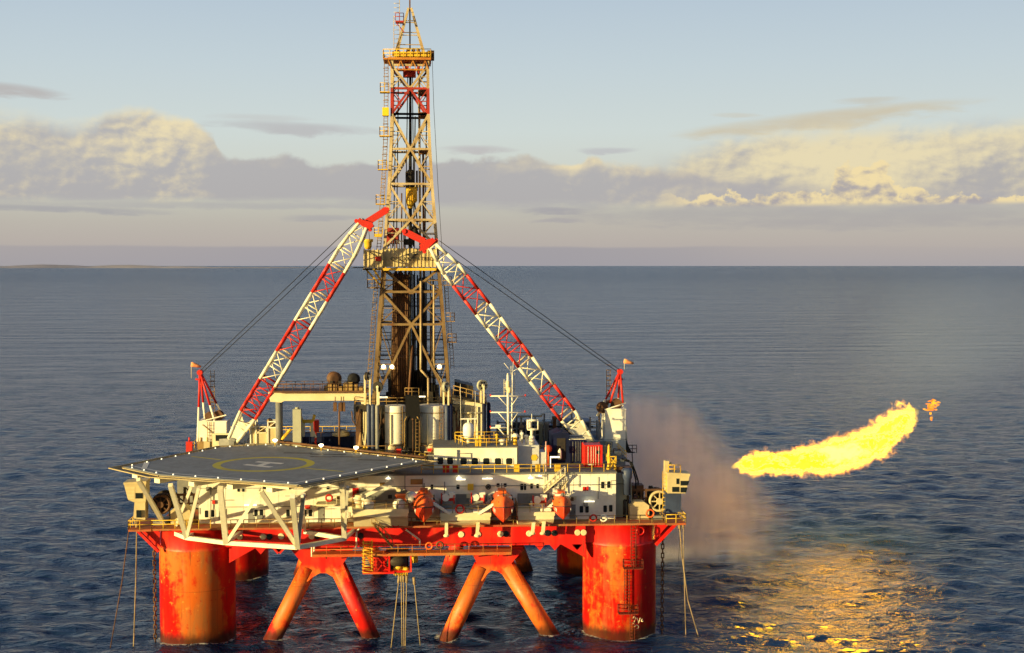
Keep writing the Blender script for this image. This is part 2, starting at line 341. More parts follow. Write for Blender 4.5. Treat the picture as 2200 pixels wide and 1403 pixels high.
# ------------------------------------------------------------------ sea: one sheet from the camera to the horizon
def sea():
    rng = np.random.default_rng(11)
    r_ = [0.5]; d = 25.0
    while d < 2200: r_.append(d); d *= 1.0036 if d > 110 else 1.05
    while d < 110000: r_.append(d); d *= 1.09
    r_ = np.array(r_)
    fine = np.arange(-28, 33, .072); rest = np.arange(33, 332, 6.5)
    a_ = np.radians(np.concatenate([fine, rest])); k = len(a_)
    RR, AA = np.meshgrid(r_, a_, indexing='ij')
    X = CAM.x + RR * np.sin(AA); Y = CAM.y + RR * np.cos(AA); Zz = np.zeros_like(X)
    sp = RR * .0036; inner = (AA < np.radians(33)) | (AA >= np.radians(331.9))
    DX = np.zeros_like(X); DY = np.zeros_like(X)
    for i in range(96):
        lam = 1.2 * (12 / 1.2) ** (i / 95) * rng.uniform(.9, 1.1); kk = 2 * math.pi / lam
        th = R(262) + rng.normal(0, .62); amp = .0053 * lam * rng.uniform(.5, 1.4) * (1.0 if lam < 9 else .75)
        ph = kk * (X * math.cos(th) + Y * math.sin(th)) + rng.uniform(0, 6.28)
        wgt = np.clip((lam / sp - 3.0) / 3.0, 0, 1) * inner
        Zz += amp * wgt * np.sin(ph); DX -= .7 * amp * wgt * math.cos(th) * np.cos(ph); DY -= .7 * amp * wgt * math.sin(th) * np.cos(ph)
    co = np.stack([X + DX, Y + DY, Zz], -1).reshape(-1, 3)
    nr = len(r_); i0 = np.arange(nr - 1)[:, None] * k + np.arange(k)[None]; i1 = np.arange(nr - 1)[:, None] * k + (np.arange(k)[None] + 1) % k
    q = np.stack([i0, i0 + k, i1 + k, i1], -1).reshape(-1, 4)
    me = bpy.data.meshes.new('sea'); me.vertices.add(len(co)); me.vertices.foreach_set('co', co.ravel())
    me.loops.add(q.size); me.loops.foreach_set('vertex_index', q.ravel().astype(np.int32))
    me.polygons.add(len(q)); me.polygons.foreach_set('loop_start', np.arange(0, q.size, 4, dtype=np.int32)); me.polygons.foreach_set('loop_total', np.full(len(q), 4, np.int32))
    me.polygons.foreach_set('use_smooth', np.ones(len(q), bool)); me.update()
    m = bpy.data.materials.new('sea_water'); m.use_nodes = True; t = m.node_tree; b = t.nodes['Principled BSDF']; qn = N(t)
    g = t.nodes.new('ShaderNodeNewGeometry').outputs['Position']
    b.inputs['IOR'].default_value = 1.33
    fx, fy, _ = qn.sep(g); foam = None           # thin broken foam where the legs stand in the water
    for cx0, cy0, r0, wd in [(x, y, 5.0, 1.5) for x, y in ((-28.7, 0), (28.95, 0), (-28.7, 37.7), (28.95, 37.7))] + [(x, y, 1.2, 1.3) for x, y in ((-17.8, -1.6), (-5.6, -1.6), (5.2, -2.4), (18.9, -2.4))]:
        a_ = qn.m('SUBTRACT', fx, cx0); b_ = qn.m('SUBTRACT', fy, cy0); d_ = qn.m('SQRT', qn.m('ADD', qn.m('MULTIPLY', a_, a_), qn.m('MULTIPLY', b_, b_)))
        k_ = qn.ss(d_, r0 + wd, r0); foam = k_ if foam is None else qn.m('MAXIMUM', foam, k_)
    fn = qn.noise(g, 1.6, 8, .72, .6); foam = qn.ss(qn.m('ADD', qn.m('MULTIPLY', foam, .34), fn), .74, .84)
    qn.put(b.inputs['Base Color'], qn.mix(qn.m('MULTIPLY', foam, .7), (.007, .021, .064), (.62, .62, .58)))
    yy_ = qn.sep(g)[1]                           # beyond the reach of the modelled waves the unresolved chop shows as a rougher gloss
    b_r = qn.m('ADD', qn.ss(yy_, 60, 700, .09, .20), qn.ss(yy_, 500, 6000, 0, .05)); t.links.new(b_r, b.inputs['Roughness'])
    h1 = qn.noise(qn.scale(g, (.55, 1.0, 1)), .75, 3, .55, .4)
    h2 = qn.noise(qn.scale(g, (.6, 1.0, 1)), 2.4, 3, .6, .3)
    h3 = qn.noise(qn.scale(g, (.5, 1.0, 1)), .28, 3, .55, .3)
    h4 = qn.noise(qn.scale(g, (.4, 1.0, 1)), .07, 3, .55, .3)
    hh = qn.m('ADD', qn.m('ADD', qn.m('MULTIPLY', h1, .82), qn.m('MULTIPLY', h2, .22)), qn.m('ADD', qn.m('MULTIPLY', h3, 1.1), qn.m('MULTIPLY', h4, 1.2)))
    h5 = qn.noise(qn.scale(g, (.30, 1.0, 1)), .034, 5, .62, .3)  # the longer chop that still reads far out
    h6 = qn.noise(qn.scale(g, (.30, 1.0, 1)), .010, 5, .65, .3)
    hh = qn.m('ADD', hh, qn.m('ADD', qn.m('MULTIPLY', h5, qn.ss(yy_, 150, 900, 0, 15.0)), qn.m('MULTIPLY', h6, qn.ss(yy_, 700, 3000, 0, 50.0))))
    bp = t.nodes.new('ShaderNodeBump'); bp.inputs['Strength'].default_value = .9; bp.inputs['Distance'].default_value = 1.0
    t.links.new(hh, bp.inputs['Height']); t.links.new(bp.outputs[0], b.inputs['Normal'])
    me.materials.append(m); o = bpy.data.objects.new('sea', me); col.objects.link(o); o['kind'] = 'structure'
    return o
sea()

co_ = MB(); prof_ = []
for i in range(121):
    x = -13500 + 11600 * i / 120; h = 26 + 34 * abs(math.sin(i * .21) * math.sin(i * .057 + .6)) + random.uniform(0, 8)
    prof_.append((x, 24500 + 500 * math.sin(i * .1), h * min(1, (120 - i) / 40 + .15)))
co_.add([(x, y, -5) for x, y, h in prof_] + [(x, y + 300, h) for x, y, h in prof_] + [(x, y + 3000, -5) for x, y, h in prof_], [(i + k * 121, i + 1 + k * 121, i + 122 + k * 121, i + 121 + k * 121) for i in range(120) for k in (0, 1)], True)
co_.build('hills', paint('hazy_coast_hills', (.40, .37, .39), (.34, .32, .34), 0, .9, bump=0, sc_=.002))['kind'] = 'structure'  # distance haze is painted into the pale mauve-grey base colour

# ------------------------------------------------------------------ hull of the rig
ZM, ZU = 15.9, 22.45           # lower deck, upper deck
hull = thing('drilling_rig_hull', 'big red steel rig hull standing in the sea on round columns and splayed braces', 'rig hull', (0, 0, 0))
b = MB()
b.box(-23.5, 23.8, -3.9, 6, 12.8, ZM - .25); b.box(-33, -23.5, -3, 42, 12.85, ZM - .26); b.box(23.8, 33, -3, 42, 12.85, ZM - .26)
b.box(-23.5, 23.8, 31, 42, 12.8, ZM - .25); b.box(-23.5, 23.8, 6, 31, 14.6, ZM - .25)
for px_ in (596, 640 - 38, 560, 1192, 1240, 1090 + 70):       # small triangular toes under the girder
    q = P(px_, 1178, -3.9); b.prism([(q.x - .7, -3.88, 12.8), (q.x + .7, -3.88, 12.8), (q.x, -3.88, 12.0)], (0, .5, 0))
for sx, x0 in ((1, -23.9), (-1, 23.9)):                       # knees where the girder meets a column
    b.prism([(x0, -3.88, 12.8), (x0 + sx * 3.4, -3.88, 12.8), (x0, -3.88, 10.9)], (0, .6, 0))
b.build('box_girder', RED, hull)
b = MB(); b.box(-33.6, 34.4, -5.6, 43, ZM - .24, ZM); b.build('lower_deck', paint('rusty_deck_edge', (.34, .16, .06), (.42, .05, .02), .5, .7, streak=False), hull)
def column(x, y):
    b = MB(); b.lathe([(5.05, -4), (5.05, 12.6), (5.12, 12.75), (4.86, 12.95), (4.86, ZM - .25)], (x, y, 0), k=72); b.build('column', RED, hull)
for x, y in ((-28.7, 0), (28.95, 0), (-28.7, 37.7), (28.95, 37.7)): column(x, y)
for sx, cx in ((-1, -28.7), (1, 28.95)):                      # raking brackets under the deck corners
    b = MB(); x1 = cx + sx * 4.4; x2 = cx + sx * 7.3
    for yy in (-4.0, -2.2): b.bar((x1, yy, 12.6), (x2, yy, ZM - .3), .35, .5)
    b.prism([(x1, -3.2, ZM - .3), (x2 - sx * .6, -3.2, ZM - .3), (x1, -3.2, 13.2)], (0, .15, 0)); b.build('deck_bracket', RED, hull)
# K-braces
def kbrace(hub, feet, Y, front):
    g_ = [P(*q_, Y) for q_ in hub]
    b = MB(); b.prism([(p.x, Y - 1.0, p.z) for p in g_], (0, 2.0, 0)); b.build('gusset', RED, hull)
    for (tx, ty), (fx, fy) in feet:
        p, q = P(tx, ty, Y), P(fx, fy, Y); d = (q - p).normalized()
        b = MB(); b.tube(p, q + d * 3, 1.16, 28); b.build('brace', RED, hull)
kbrace([(626, 1177), (760, 1177), (738, 1207), (753, 1246), (727, 1246), (716, 1236), (702, 1228), (688, 1228), (674, 1236), (662, 1246), (637, 1246), (651, 1207)],
       [((664, 1218), (591, 1362)), ((724, 1214), (795, 1364))], -1.6, True)
kbrace([(1010, 1177), (1124, 1177), (1098, 1207), (1119, 1244), (1093, 1244), (1080, 1232), (1068, 1224), (1056, 1222), (1046, 1230), (1036, 1244), (1009, 1244), (1024, 1207)],
       [((1036, 1216), (966, 1364)), ((1088, 1214), (1182, 1364))], -2.4, True)
for xo in (-11.8, 12.2):
    for sx in (-1, 1):
        b = MB(); b.tube((xo + sx * 1.8, 37, 13), (xo + sx * 7.4, 37, -2.5), 1.16, 20); b.build('brace', RED, hull)
    b = MB(); b.prism([(xo - 4, 36, 13.2), (xo + 4, 36, 13.2), (xo + 3, 36, 10), (xo - 3, 36, 10)], (0, 2, 0)); b.build('gusset', RED, hull)
# portholes
for px_, py_, wht in ((498, 1153, 0), (515, 1153, 1), (565, 1153, 1), (579, 1153, 0), (604, 1152, 1), (670, 1152, 1), (681, 1152, 0), (775, 1151, 0), (991, 1148, 1), (1027, 1148, 1),
                      (1075, 1147, 1), (1087, 1147, 0), (1137, 1146, 1), (1176, 1145, 0), (1191, 1145, 0), (1241, 1144, 1), (1254, 1144, 1)):
    q = P(px_, py_, -3.9); b = MB(); b.lathe([(.42, 0), (.42, .1), (.34, .14)], (q.x, -3.9, q.z), (0, -1, 0), 16); b.build('porthole', CREAM if wht else GLASS, hull)
# service walkway under the front girder
b = MB(); p0, p1 = P(672, 1177, -6.2), P(1098, 1170, -6.2); zw = 12.55
b.box(p0.x, p1.x, -7.0, -4.9, zw - .14, zw)
b.box(p0.x, p1.x, -7.04, -6.9, zw - .35, zw - .02)
for i in range(8): x = p0.x + (p1.x - p0.x) * (i + .5) / 8; b.bar((x, -3.9, zw - 1.2), (x, -6.8, zw - .2), .14)
b.rail([(p0.x, -6.95, zw), (p1.x, -6.95, zw)], 1.15, .05, 1.9); b.build('walkway', paint('orange_walkway_paint', (.50, .09, .02), (.42, .2, .05), .4, .6), hull)
b = MB(); a, c_ = P(799, 1122, -6.6), P(843, 1176, -6.6)
for yy in (-7.0, -6.1):
    b.bar((a.x, yy, a.z), (c_.x, yy, c_.z), .12, .3); b.tube((a.x, yy, a.z + 1), (c_.x, yy, c_.z + 1), .045, 5)
    for i in range(7): q = a.lerp(c_, i / 6); b.tube((q.x, yy, q.z), (q.x, yy, q.z + 1), .04, 5)
for i in range(14): q = a.lerp(c_, (i + .5) / 14); b.box(q.x - .16, q.x + .16, -7, -6.1, q.z - .03, q.z + .03)
b.build('stair', OCHRE, hull)
# cage hung below the walkway
b = MB(); x0, x1 = P(780, 1200, -5.5).x, P(880, 1200, -5.5).x; z0, z1 = P(800, 1228, -5.5).z, zw - .35
b.box(x0, P(848, 1200, -5.5).x, -7, -4, z0, z0 + .3)
for x in (x0 + .1, P(800, 1, -5.5).x, P(832, 1, -5.5).x, P(879, 1, -5.5).x):
    for y in (-6.9, -4.1): b.bar((x, y, z0 + .2), (x, y, z1), .22)
xa, xb = P(803, 1, -6.9).x, P(831, 1, -6.9).x
b.bar((xa, -6.9, z0 + .3), (xb, -6.9, z1), .14); b.bar((xb, -6.9, z0 + .3), (xa, -6.9, z1), .14); b.box(xa, xb, -6.5, -6.4, z0, z1)
b.box(P(832, 1, -5.5).x, x1, -6.8, -4, z0 + .1, z0 + .35); b.build('hanging_cage', RED, hull)
b = MB(); b.ladder(P(790, 1160, -7.4), P(790, 1224, -7.4), (.55, 0, 0), .07, .4)
for i in range(9):
    q = P(790, 1164, -7.5).lerp(P(790, 1226, -7.5), i / 8); b.torus((q.x, -7.9, q.z), .72, .04, (0, 0, 1), 12, 5)
b.build('caged_ladder', YELL, hull)
b = MB(); q = P(890, 1195, -6); b.tube(q, P(890, 1208, -6) , .5, 12); b.build('hydraulic_ram', YELL, hull)
b = MB(); q = P(855, 1201, -5); b.box(q.x - 1.6, q.x + 1.4, -6, -3.5, q.z - 1.2, q.z + 1.2); b.tube((q.x - 1.4, -6.2, q.z), (q.x + 1.2, -6.2, q.z), .8, 14); b.build('winch_drum', DARK, hull)
# ladder up the right column
b = MB()
for (x, y0_, y1_) in ((1361, 1122, 1222), (1347, 1216, 1312), (1359, 1310, 1378)):
    b.ladder(P(x, y0_, -5.3), P(x, y1_, -5.3), (.32, 0, 0), .06, .42)
for x, y_ in ((1360, 1220), (1349, 1317)):
    q = P(x, y_, -5.6); b.box(q.x - 1.3, q.x + 1.3, -6.2, -5.0, q.z - .08, q.z + .02); b.rail([(q.x - 1.3, -5.1, q.z), (q.x - 1.3, -6.2, q.z), (q.x + 1.3, -6.2, q.z), (q.x + 1.3, -5.1, q.z)], 1.1, .05, 1.2)
b.build('column_ladder', paint('dark_red_ladder', (.16, .03, .015), None, .4, .6), hull)
b = MB(); q = P(1352, 1085, -5.5)
q = P(1376, 1141, -4.9); b.torus((q.x, q.y, q.z), .5, .1, (.2, -1, 0)); b.build('hatch_ring', RED, hull)
b = MB()
for pts in ([(1358, 1328), (1362, 1323), (1366, 1327), (1362, 1334), (1358, 1340)], [(1368, 1326), (1371, 1338), (1375, 1326)], [(1379, 1328), (1377, 1334), (1382, 1333)], [(1362, 1345), (1368, 1341), (1372, 1346), (1367, 1350)]):
    b.path([P(x, y, -5.02 + .0045 * (x - 1332) ** 2 * .0625 * .25 + .25) + V((0, -.32, 0)) for x, y in pts], .06, 5)
b.build('painted_scribble', CREAM, hull)
# bent white pipes and cream pads on the girder
b = MB()
for pts in ([(774, 1134), (766, 1142), (766, 1176)], [(872, 1138), (902, 1160), (902, 1175)], [(670, 1172), (670, 1196)], [(675, 1172), (675, 1194)]):
    b.path([P(x, y, -4.3) for x, y in pts], .13, 7)
b.build('vent_pipe', WHITE, hull)
# deck edge railing
b = MB(); b.rail([(-23.4, -5.5, ZM), (34.3, -5.5, ZM)], 1.1, .05, 1.7); b.rail([(34.3, -5.5, ZM), (34.3, 5, ZM)], 1.1, .05, 1.7); b.build('deck_railing', OCHRE, hull)

# ------------------------------------------------------------------ accommodation block
blk = thing('accommodation_block', 'long white windowed accommodation block across the front of the lower deck', 'building', (0, 0, ZM))
wl, wr = P(427, 1100, -2.5).x, P(1323, 1100, -2.5).x
b = MB(); b.box(wl, wr, -2.5, 9, ZM, ZU - .25)
for i in range(24): x = wl + (wr - wl) * (i + .5) / 24; b.box(x - .02, x + .02, -2.53, -2.5, ZM, ZU - .3)
b.box(wl, wr, -2.56, -2.5, 19.1, 19.16); b.build('wall', WALL, blk)
b = MB(); b.box(wl - .1, wr + .1, -2.75, 9, ZU - .25, ZU); b.box(-33.4, 31.4, 9, 43, ZU - .25, ZU); b.build('roof_deck', DECK, blk)
b = MB(); b.box(-33, 31.1, 9.05, 42.8, ZM, ZU - .26); b.build('rear_wall', GREY, blk)
def win(px_, py_, w_, h_, Y=-2.5, par=None, frame=True):
    q = P(px_, py_, Y); s_ = (q.y - CAM.y) / F; w_ *= s_ / 2; h_ *= s_ / 2; k = min(w_, h_) * .35
    poly = [(q.x + sx * (w_ - (k if a else 0)), Y - .02, q.z + sz * (h_ - (0 if a else k))) for sx, sz, a in ((-1, -1, 0), (-1, -1, 1), (1, -1, 1), (1, -1, 0), (1, 1, 0), (1, 1, 1), (-1, 1, 1), (-1, 1, 0))]
    b = MB(); b.prism([(x, y - .03, z) for x, y, z in poly], (0, .06, 0)); o = b.build('window', GLASS, par)
    if frame:
        b = MB()
        big_ = [(q.x + (x - q.x) * 1.28, y - .06, q.z + (z - q.z) * 1.16) for x, y, z in poly]; k8 = len(poly)
        b.add(big_ + [(x, y - .06, z) for x, y, z in poly] + [(x, y + .05, z) for x, y, z in big_], [(i, (i + 1) % k8, (i + 1) % k8 + k8, i + k8) for i in range(k8)] + [(i, (i + 1) % k8, (i + 1) % k8 + 2 * k8, i + 2 * k8) for i in range(k8)])
        b.build('frame', WHITE, o)
    return o
for x, y in ((444, 1104), (457, 1103), (550, 1102), (562, 1102), (619, 1102), (655, 1102), (667, 1102), (1249, 1094), (1261, 1094), (1300, 1093), (1312, 1092), (1295, 1042), (1308, 1041)): win(x, y, 8, 15, par=blk)
for x, y, w_, h_ in ((513, 1052, 6, 9), (523, 1052, 6, 9), (928, 1046, 6, 11), (984, 1046, 7, 10), (1070, 1042, 7, 8), (1085, 1042, 7, 8), (1121, 1046, 7, 14), (1128, 1046, 5, 14), (1142, 1044, 6, 12), (1155, 1044, 6, 10), (1187, 1043, 6, 10), (705, 1048, 7, 7), (1049, 1045, 6, 7)): win(x, y, w_, h_, par=blk)
b = MB(); q = P(764, 1066, -2.6); b.box(q.x - .42, q.x + .42, -2.62, -2.5, q.z - 1.3, q.z + 1.1); b.build('door', paint('red_door', (.60, .012, .012), None, .05, .4), blk)
b = MB()
for x, y in ((757, 1026), (895, 1035)): q = P(x, y, -2.6); b.box(q.x - .8, q.x + .8, -2.7, -2.52, q.z - .35, q.z + .35)
b.build('vent_grille', OCHRE, blk)
b = MB(); q = P(1011, 1046, -2.7); b.box(q.x - .4, q.x + .4, -3.0, -2.5, q.z - .4, q.z + .4); b.build('equipment_box', YELL, blk)
b = MB(); q = P(1049, 1046, -2.7); b.torus(q, .3, .09); b.build('hose_ring', BLACK, blk)
for x, y, L in ((990, 1030, 20), (1047, 1028, 22), (1266, 1077, 22), (538, 1085, 26), (1160, 1022, 8)):
    q = P(x, y, -2.9); h = L * .0635 / 2; b = MB(); b.box(q.x - h, q.x + h, -3.1, -2.85, q.z - .08, q.z + .08); b.bar((q.x, -2.85, q.z), (q.x, -2.5, q.z + .1), .06); b.build('strip_light', TUBEL, blk)
for x, y in ((834, 1027), (986, 1026), (1140, 1026)):
    q = P(x, y, -3.3); b = MB(); b.lathe([(.08, .15), (.34, 0), (.36, -.12), (.1, -.2)], q, k=12); b.tube(q, q + V((0, .9, .3)), .05, 5); b.build('flood_lamp', TUBEL, blk)
b = MB()
for x, y0_, y1_ in ((453, 1046, 1118), (471, 1046, 1118), (1171, 1000, 1070), (735, 1030, 1110), (870, 1022, 1075), (955, 1035, 1060)):
    b.tube(P(x, y0_, -2.75), P(x, y1_, -2.75), .07, 6)
b.tube((wl, -2.68, 20.7), (wr, -2.68, 20.7), .05, 5); b.tube((wl + 3, -2.7, 18.2), (-8, -2.7, 18.2), .06, 5); b.build('wall_pipe', GREY, blk)
for i in range(30):
    b = MB(); x = wl + (wr - wl) * random.random(); z = random.uniform(ZM + .6, ZU - 1); L = random.uniform(.6, 3.2)
    if i % 2: b.tube((x, -2.62, z), (x, -2.62, min(ZU - .4, z + L)), .045, 5)
    else: b.tube((x, -2.62, z), (min(wr, x + L), -2.62, z), .045, 5)
    b.build('cable_run', GREY, blk)
for i in range(26):
    x = wl + 1 + (wr - wl - 2) * random.random(); z = random.uniform(ZM + .8, ZU - .8); b = MB(); w1 = random.uniform(.15, .4); b.box(x - w1, x + w1, -2.74, -2.5, z - .25, z + .25); b.build('junction_box', (GREY, CREAM, OCHRE, DARK, CRED)[i % 5], blk)
for px_ in (540, 690, 900, 1105, 1230):
    q = P(px_, 1110, -2.5); b = MB(); b.box(q.x - .42, q.x + .42, -2.56, -2.5, ZM + .15, ZM + 2.1); o = b.build('door', GREY, blk); b = MB(); b.box(q.x + .25, q.x + .33, -2.62, -2.56, ZM + 1.0, ZM + 1.15); b.build('handle', DARK, o)
# outside stair on the right of the front wall
b = MB(); a, c_ = P(1214, 1018, -3.2), P(1168, 1058, -3.2)
for yy in (-3.6, -2.8):
    b.bar((a.x, yy, a.z), (c_.x, yy, c_.z), .08, .32); b.tube((a.x, yy, a.z + 1), (c_.x, yy, c_.z + 1), .045, 5)
    for i in range(6): q = a.lerp(c_, i / 5); b.tube((q.x, yy, q.z), (q.x, yy, q.z + 1), .04, 5)
for i in range(11): q = a.lerp(c_, (i + .5) / 11); b.box(q.x - .15, q.x + .15, -3.6, -2.8, q.z - .03, q.z + .03)
b.bar(P(1214, 1018, -2.8), P(1216, 1060, -2.8), .12); b.bar(P(1200, 1060, -2.8), P(1222, 1030, -2.8), .12); b.build('stair', CREAM, blk)
b = MB(); b.rail([(P(905, 1017, -2.6).x, -2.65, ZU), (wr, -2.65, ZU)], 1.1, .05, 1.7); b.rail([(wr, -2.65, ZU), (wr, 9, ZU)], 1.1, .05, 1.7); b.build('roof_railing', YELL, blk)

# lifeboat platforms and lower fascia, bracketed off the front wall
def platform(x0, x1, py_, zt=None):
    a, c_ = P(x0, py_, -7.4), P(x1, py_, -7.4); z = a.z
    t = thing('lifeboat_platform', '', 'platform', ((a.x + c_.x) / 2, -5, z), 'cantilevered platforms along the front wall')
    b = MB(); b.box(a.x, c_.x, -7.4, -2.6, z - .5, z); b.build('deck_slab', CREAM, t)
    b = MB(); prof = [(-7.2, z - .5), (-7.25, z - 1.0), (-6.7, z - 1.45), (-5.7, ZM + .04), (-2.65, ZM + .04), (-2.65, z - .5)]
    b.prism([(a.x + .1, y, zz) for y, zz in prof], (c_.x - a.x - .2, 0, 0)); b.build('fascia', CREAM, t)
    b = MB(); b.rail([(a.x, -2.7, z), (a.x, -7.3, z), (c_.x, -7.3, z), (c_.x, -2.7, z)], 1.1, .045, 1.5); b.build('railing', OCHRE, t)
    b = MB(); b.box(a.x + .3, c_.x - .3, -2.62, -2.53, z, z + 1.7); b.build('recess_shade_panel', GREY, t)  # flat grey panel on the wall, painted as the shade of a recess
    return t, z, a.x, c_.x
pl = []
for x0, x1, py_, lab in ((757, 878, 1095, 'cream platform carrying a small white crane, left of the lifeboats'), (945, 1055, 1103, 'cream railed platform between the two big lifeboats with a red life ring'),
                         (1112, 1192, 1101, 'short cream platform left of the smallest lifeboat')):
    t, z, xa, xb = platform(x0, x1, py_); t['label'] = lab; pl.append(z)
b = MB(); q0, q1 = P(680, 1082, -4.5), P(746, 1082, -4.5); b.box(q0.x, q1.x, -5.2, -2.6, q0.z - .25, q0.z); b.rail([(q0.x, -5.1, q0.z), (q1.x, -5.1, q0.z)], 1.1, .045, 1.5)
one(b, 'balcony', CREAM, 'narrow cream balcony on the white wall under the helideck, holding a life ring', 'balcony')
for (x, y0_, y1_, k, lab) in ((959, 1112, 1150, 0, 'leftmost cream hanging bracket'), (1028, 1112, 1150, -3, 'cream hanging bracket with a white lamp at its foot'), (1148, 1110, 1145, -4, 'cream slanted bracket, left one of the pair'), (1170, 1110, 1145, -4, 'cream slanted bracket, right one of the pair')):
    b = MB(); b.bar(P(x, y0_, -6.6), P(x + k, y1_, -6.6), .42, .5); q = P(x + k, y1_, -6.6); b.lathe([(.35, -.2), (.4, 0), (.2, .2)], q, k=10)
    one(b, 'hanging_bracket', CREAM, lab + ' below the lifeboat platforms', 'bracket', 'brackets below the lifeboat platforms')

# lifeboats hang bow-on in their davits
def lifeboat(px_, py_, k, label, swap=1):
    c0 = P(px_, py_, -9.6); t = thing('lifeboat', label, 'lifeboat', (c0.x, -7.2, c0.z - 1.9), 'enclosed lifeboats hanging on the front wall')
    L = 7.0 * k; secs = 18
    def ring(f, prof):                         # f: 0 bow (towards the camera) .. 1 stern
        wid = math.sin(min(1, f / .5) * math.pi / 2) ** .92 if f < .5 else 1 - .30 * ((f - .5) / .5) ** 2
        y = -10.2 + f * L; sheer = .28 * (1 - min(1, f / .4)) ** 2; keel = .55 * (1 - min(1, f / .35)) ** 2
        return [(c0.x + x * wid * k, y, c0.z + (z * k + (sheer if z > -.5 else sheer + keel * .4))) for x, z in prof]
    lowp = [(1.55, .05), (1.45, -.45), (1.15, -1.05), (.62, -1.60), (.0, -2.05), (-.62, -1.60), (-1.15, -1.05), (-1.45, -.45), (-1.55, .05)]
    upp = [(1.5, .05), (1.46, .5), (1.28, 1.05), (.86, 1.45), (.35, 1.62), (-.35, 1.62), (-.86, 1.45), (-1.28, 1.05), (-1.46, .5), (-1.5, .05)]
    for prof, nm, mt in ((lowp, 'hull', BOATRED), (upp, 'canopy', ORANGE)):
        b = MB(); vs = []; m_ = len(prof)
        for i in range(secs + 1):
            f = (i / secs) ** 1.2; rg = ring(max(f, .004), prof)
            if nm == 'canopy' and f < .2: rg = [(x, y + (z - c0.z) * .55 * (1 - f / .2), z - max(0, z - c0.z) * .25 * (1 - f / .2)) for x, y, z in rg]
            vs += rg
        b.add(vs, [(i * m_ + j, i * m_ + (j + 1) % m_, (i + 1) * m_ + (j + 1) % m_, (i + 1) * m_ + j) for i in range(secs) for j in range(m_ - 1)], True)
        b.f += [tuple(range(m_))[::-1], tuple(secs * m_ + j for j in range(m_))]; b.s += [False, False]; b.build(nm, mt, t)
    b = MB(); rg = [ring((i / 16) ** 1.2 * .99 + .003, [(1.6, .05)])[0] for i in range(17)]; rl = [ring((i / 16) ** 1.2 * .99 + .003, [(-1.6, .05)])[0] for i in range(17)]
    b.path(rg, .07, 6); b.path(rl, .07, 6); b.build('fender', BLACK, t)
    b = MB(); b.box(c0.x - .5 * k, c0.x + .5 * k, -6.8, -5.0, c0.z + 1.3 * k, c0.z + 2.05 * k); b.build('conning_tower', ORANGE, t)
    for i in range(3):
        for sx in (-1, 1):
            b = MB(); p = (c0.x + sx * 1.26 * k, -7.3 + i * 1.1, c0.z + .95 * k); b.cbox(p, .28, .55, .3); b.build('window', GLASS, t)
    b = MB()
    for sx in (-1, 1):
        for i in range(5): y = -9.6 + i * .95; b.path([(c0.x + sx * (1.1 + .09 * i) * k, y, c0.z - .05), (c0.x + sx * (1.12 + .08 * i) * k, y + .22, c0.z - .55), (c0.x + sx * (1.1 + .09 * i) * k, y + .45, c0.z - .05)], .05, 4)
    b.build('grab_line', WHITE, t)
    for yw_, za, zb2 in ((-9.0, 1.0, 2.4), (-5.2, 1.6, 2.7)): b = MB(); b.tube((c0.x, yw_, c0.z + za * k), (c0.x, yw_, c0.z + zb2 * k), .06, 5); b.build('lifting_wire', ROPE, t)
    for sx in (-1, 1):
        b = MB(); p0_, p1_ = ring(.16, [(sx * .9, .75)])[0], ring(.30, [(sx * 1.05, .8)])[0]; b.bar(p0_, p1_, .12, .34); b.build('bow_window', GLASS, t)
lifeboat(911, 1094, 1.0, 'orange and red lifeboat hanging bow-on, leftmost of the three')
lifeboat(1082, 1094, 1.0, 'orange and red lifeboat hanging bow-on, middle one of the three')
lifeboat(1211, 1092, .84, 'small dark red and orange lifeboat hanging beside the windowed wall, right of the others')
def davit(foot, head, lab, Y=-8.0):
    t = thing('davit', lab, 'davit', P(*foot, -6.5), 'white davits holding the lifeboats')
    for Y_, nm in ((Y, 'arm'), (-4.6, 'arm')):
        b = MB(); p, q = P(*foot, -6.5), P(*head, -6.5); p = V((p.x, Y_ + .8, p.z)); q = V((q.x, Y_, q.z)); b.bar(p, q, .32, .62)
        b.bar(q + V((-1.0, 0, .15)), q + V((.9, 0, -.1)), .3, .34); b.build(nm, WHITE, t)
    b = MB(); p = P(*foot, -6.5); b.box(p.x - .7, p.x + .7, -7.2, -3.6, p.z - .1, p.z + .25); b.build('base', WHITE, t)
    b = MB(); q = P(*head, -6.5); b.lathe([(.3, -.12), (.3, .12)], (q.x, Y - .1, q.z + .1), (0, 1, 0), 14); b.build('sheave', GREY, t)
davit((966, 1101), (915, 1067), 'white davit arm leaning left over the leftmost lifeboat')
davit((1028, 1101), (1084, 1064), 'white davit arm leaning right over the middle lifeboat')
davit((1172, 1095), (1207, 1062), 'thin white davit arm leaning right over the small lifeboat', -7.6)
def boatwinch(px_, py_, lab, m1=GREY):
    c0 = P(px_, py_, -4.6); t = thing('davit_winch', lab, 'winch', (c0.x, c0.y, c0.z - .7), 'davit winches on the lifeboat platforms')
    b = MB(); b.box(c0.x - 1.1, c0.x + 1.1, -5.2, -3.8, c0.z - .9, c0.z + .1); b.build('base_frame', m1, t)
    b = MB(); b.lathe([(.75, -.9), (.75, -.75), (.42, -.72), (.42, .72), (.75, .75), (.75, .9)], (c0.x, -4.9, c0.z + .3), (1, 0, 0), 18); b.build('drum', CRED, t)
    b = MB(); b.lathe([(.5, 0), (.5, .5), (.3, .6)], (c0.x - .3, -5.5, c0.z + .5), (0, 1, 0), 14); b.cbox((c0.x + .6, -5.0, c0.z + .8), .8, .8, .7); b.build('gearbox', WHITE, t)
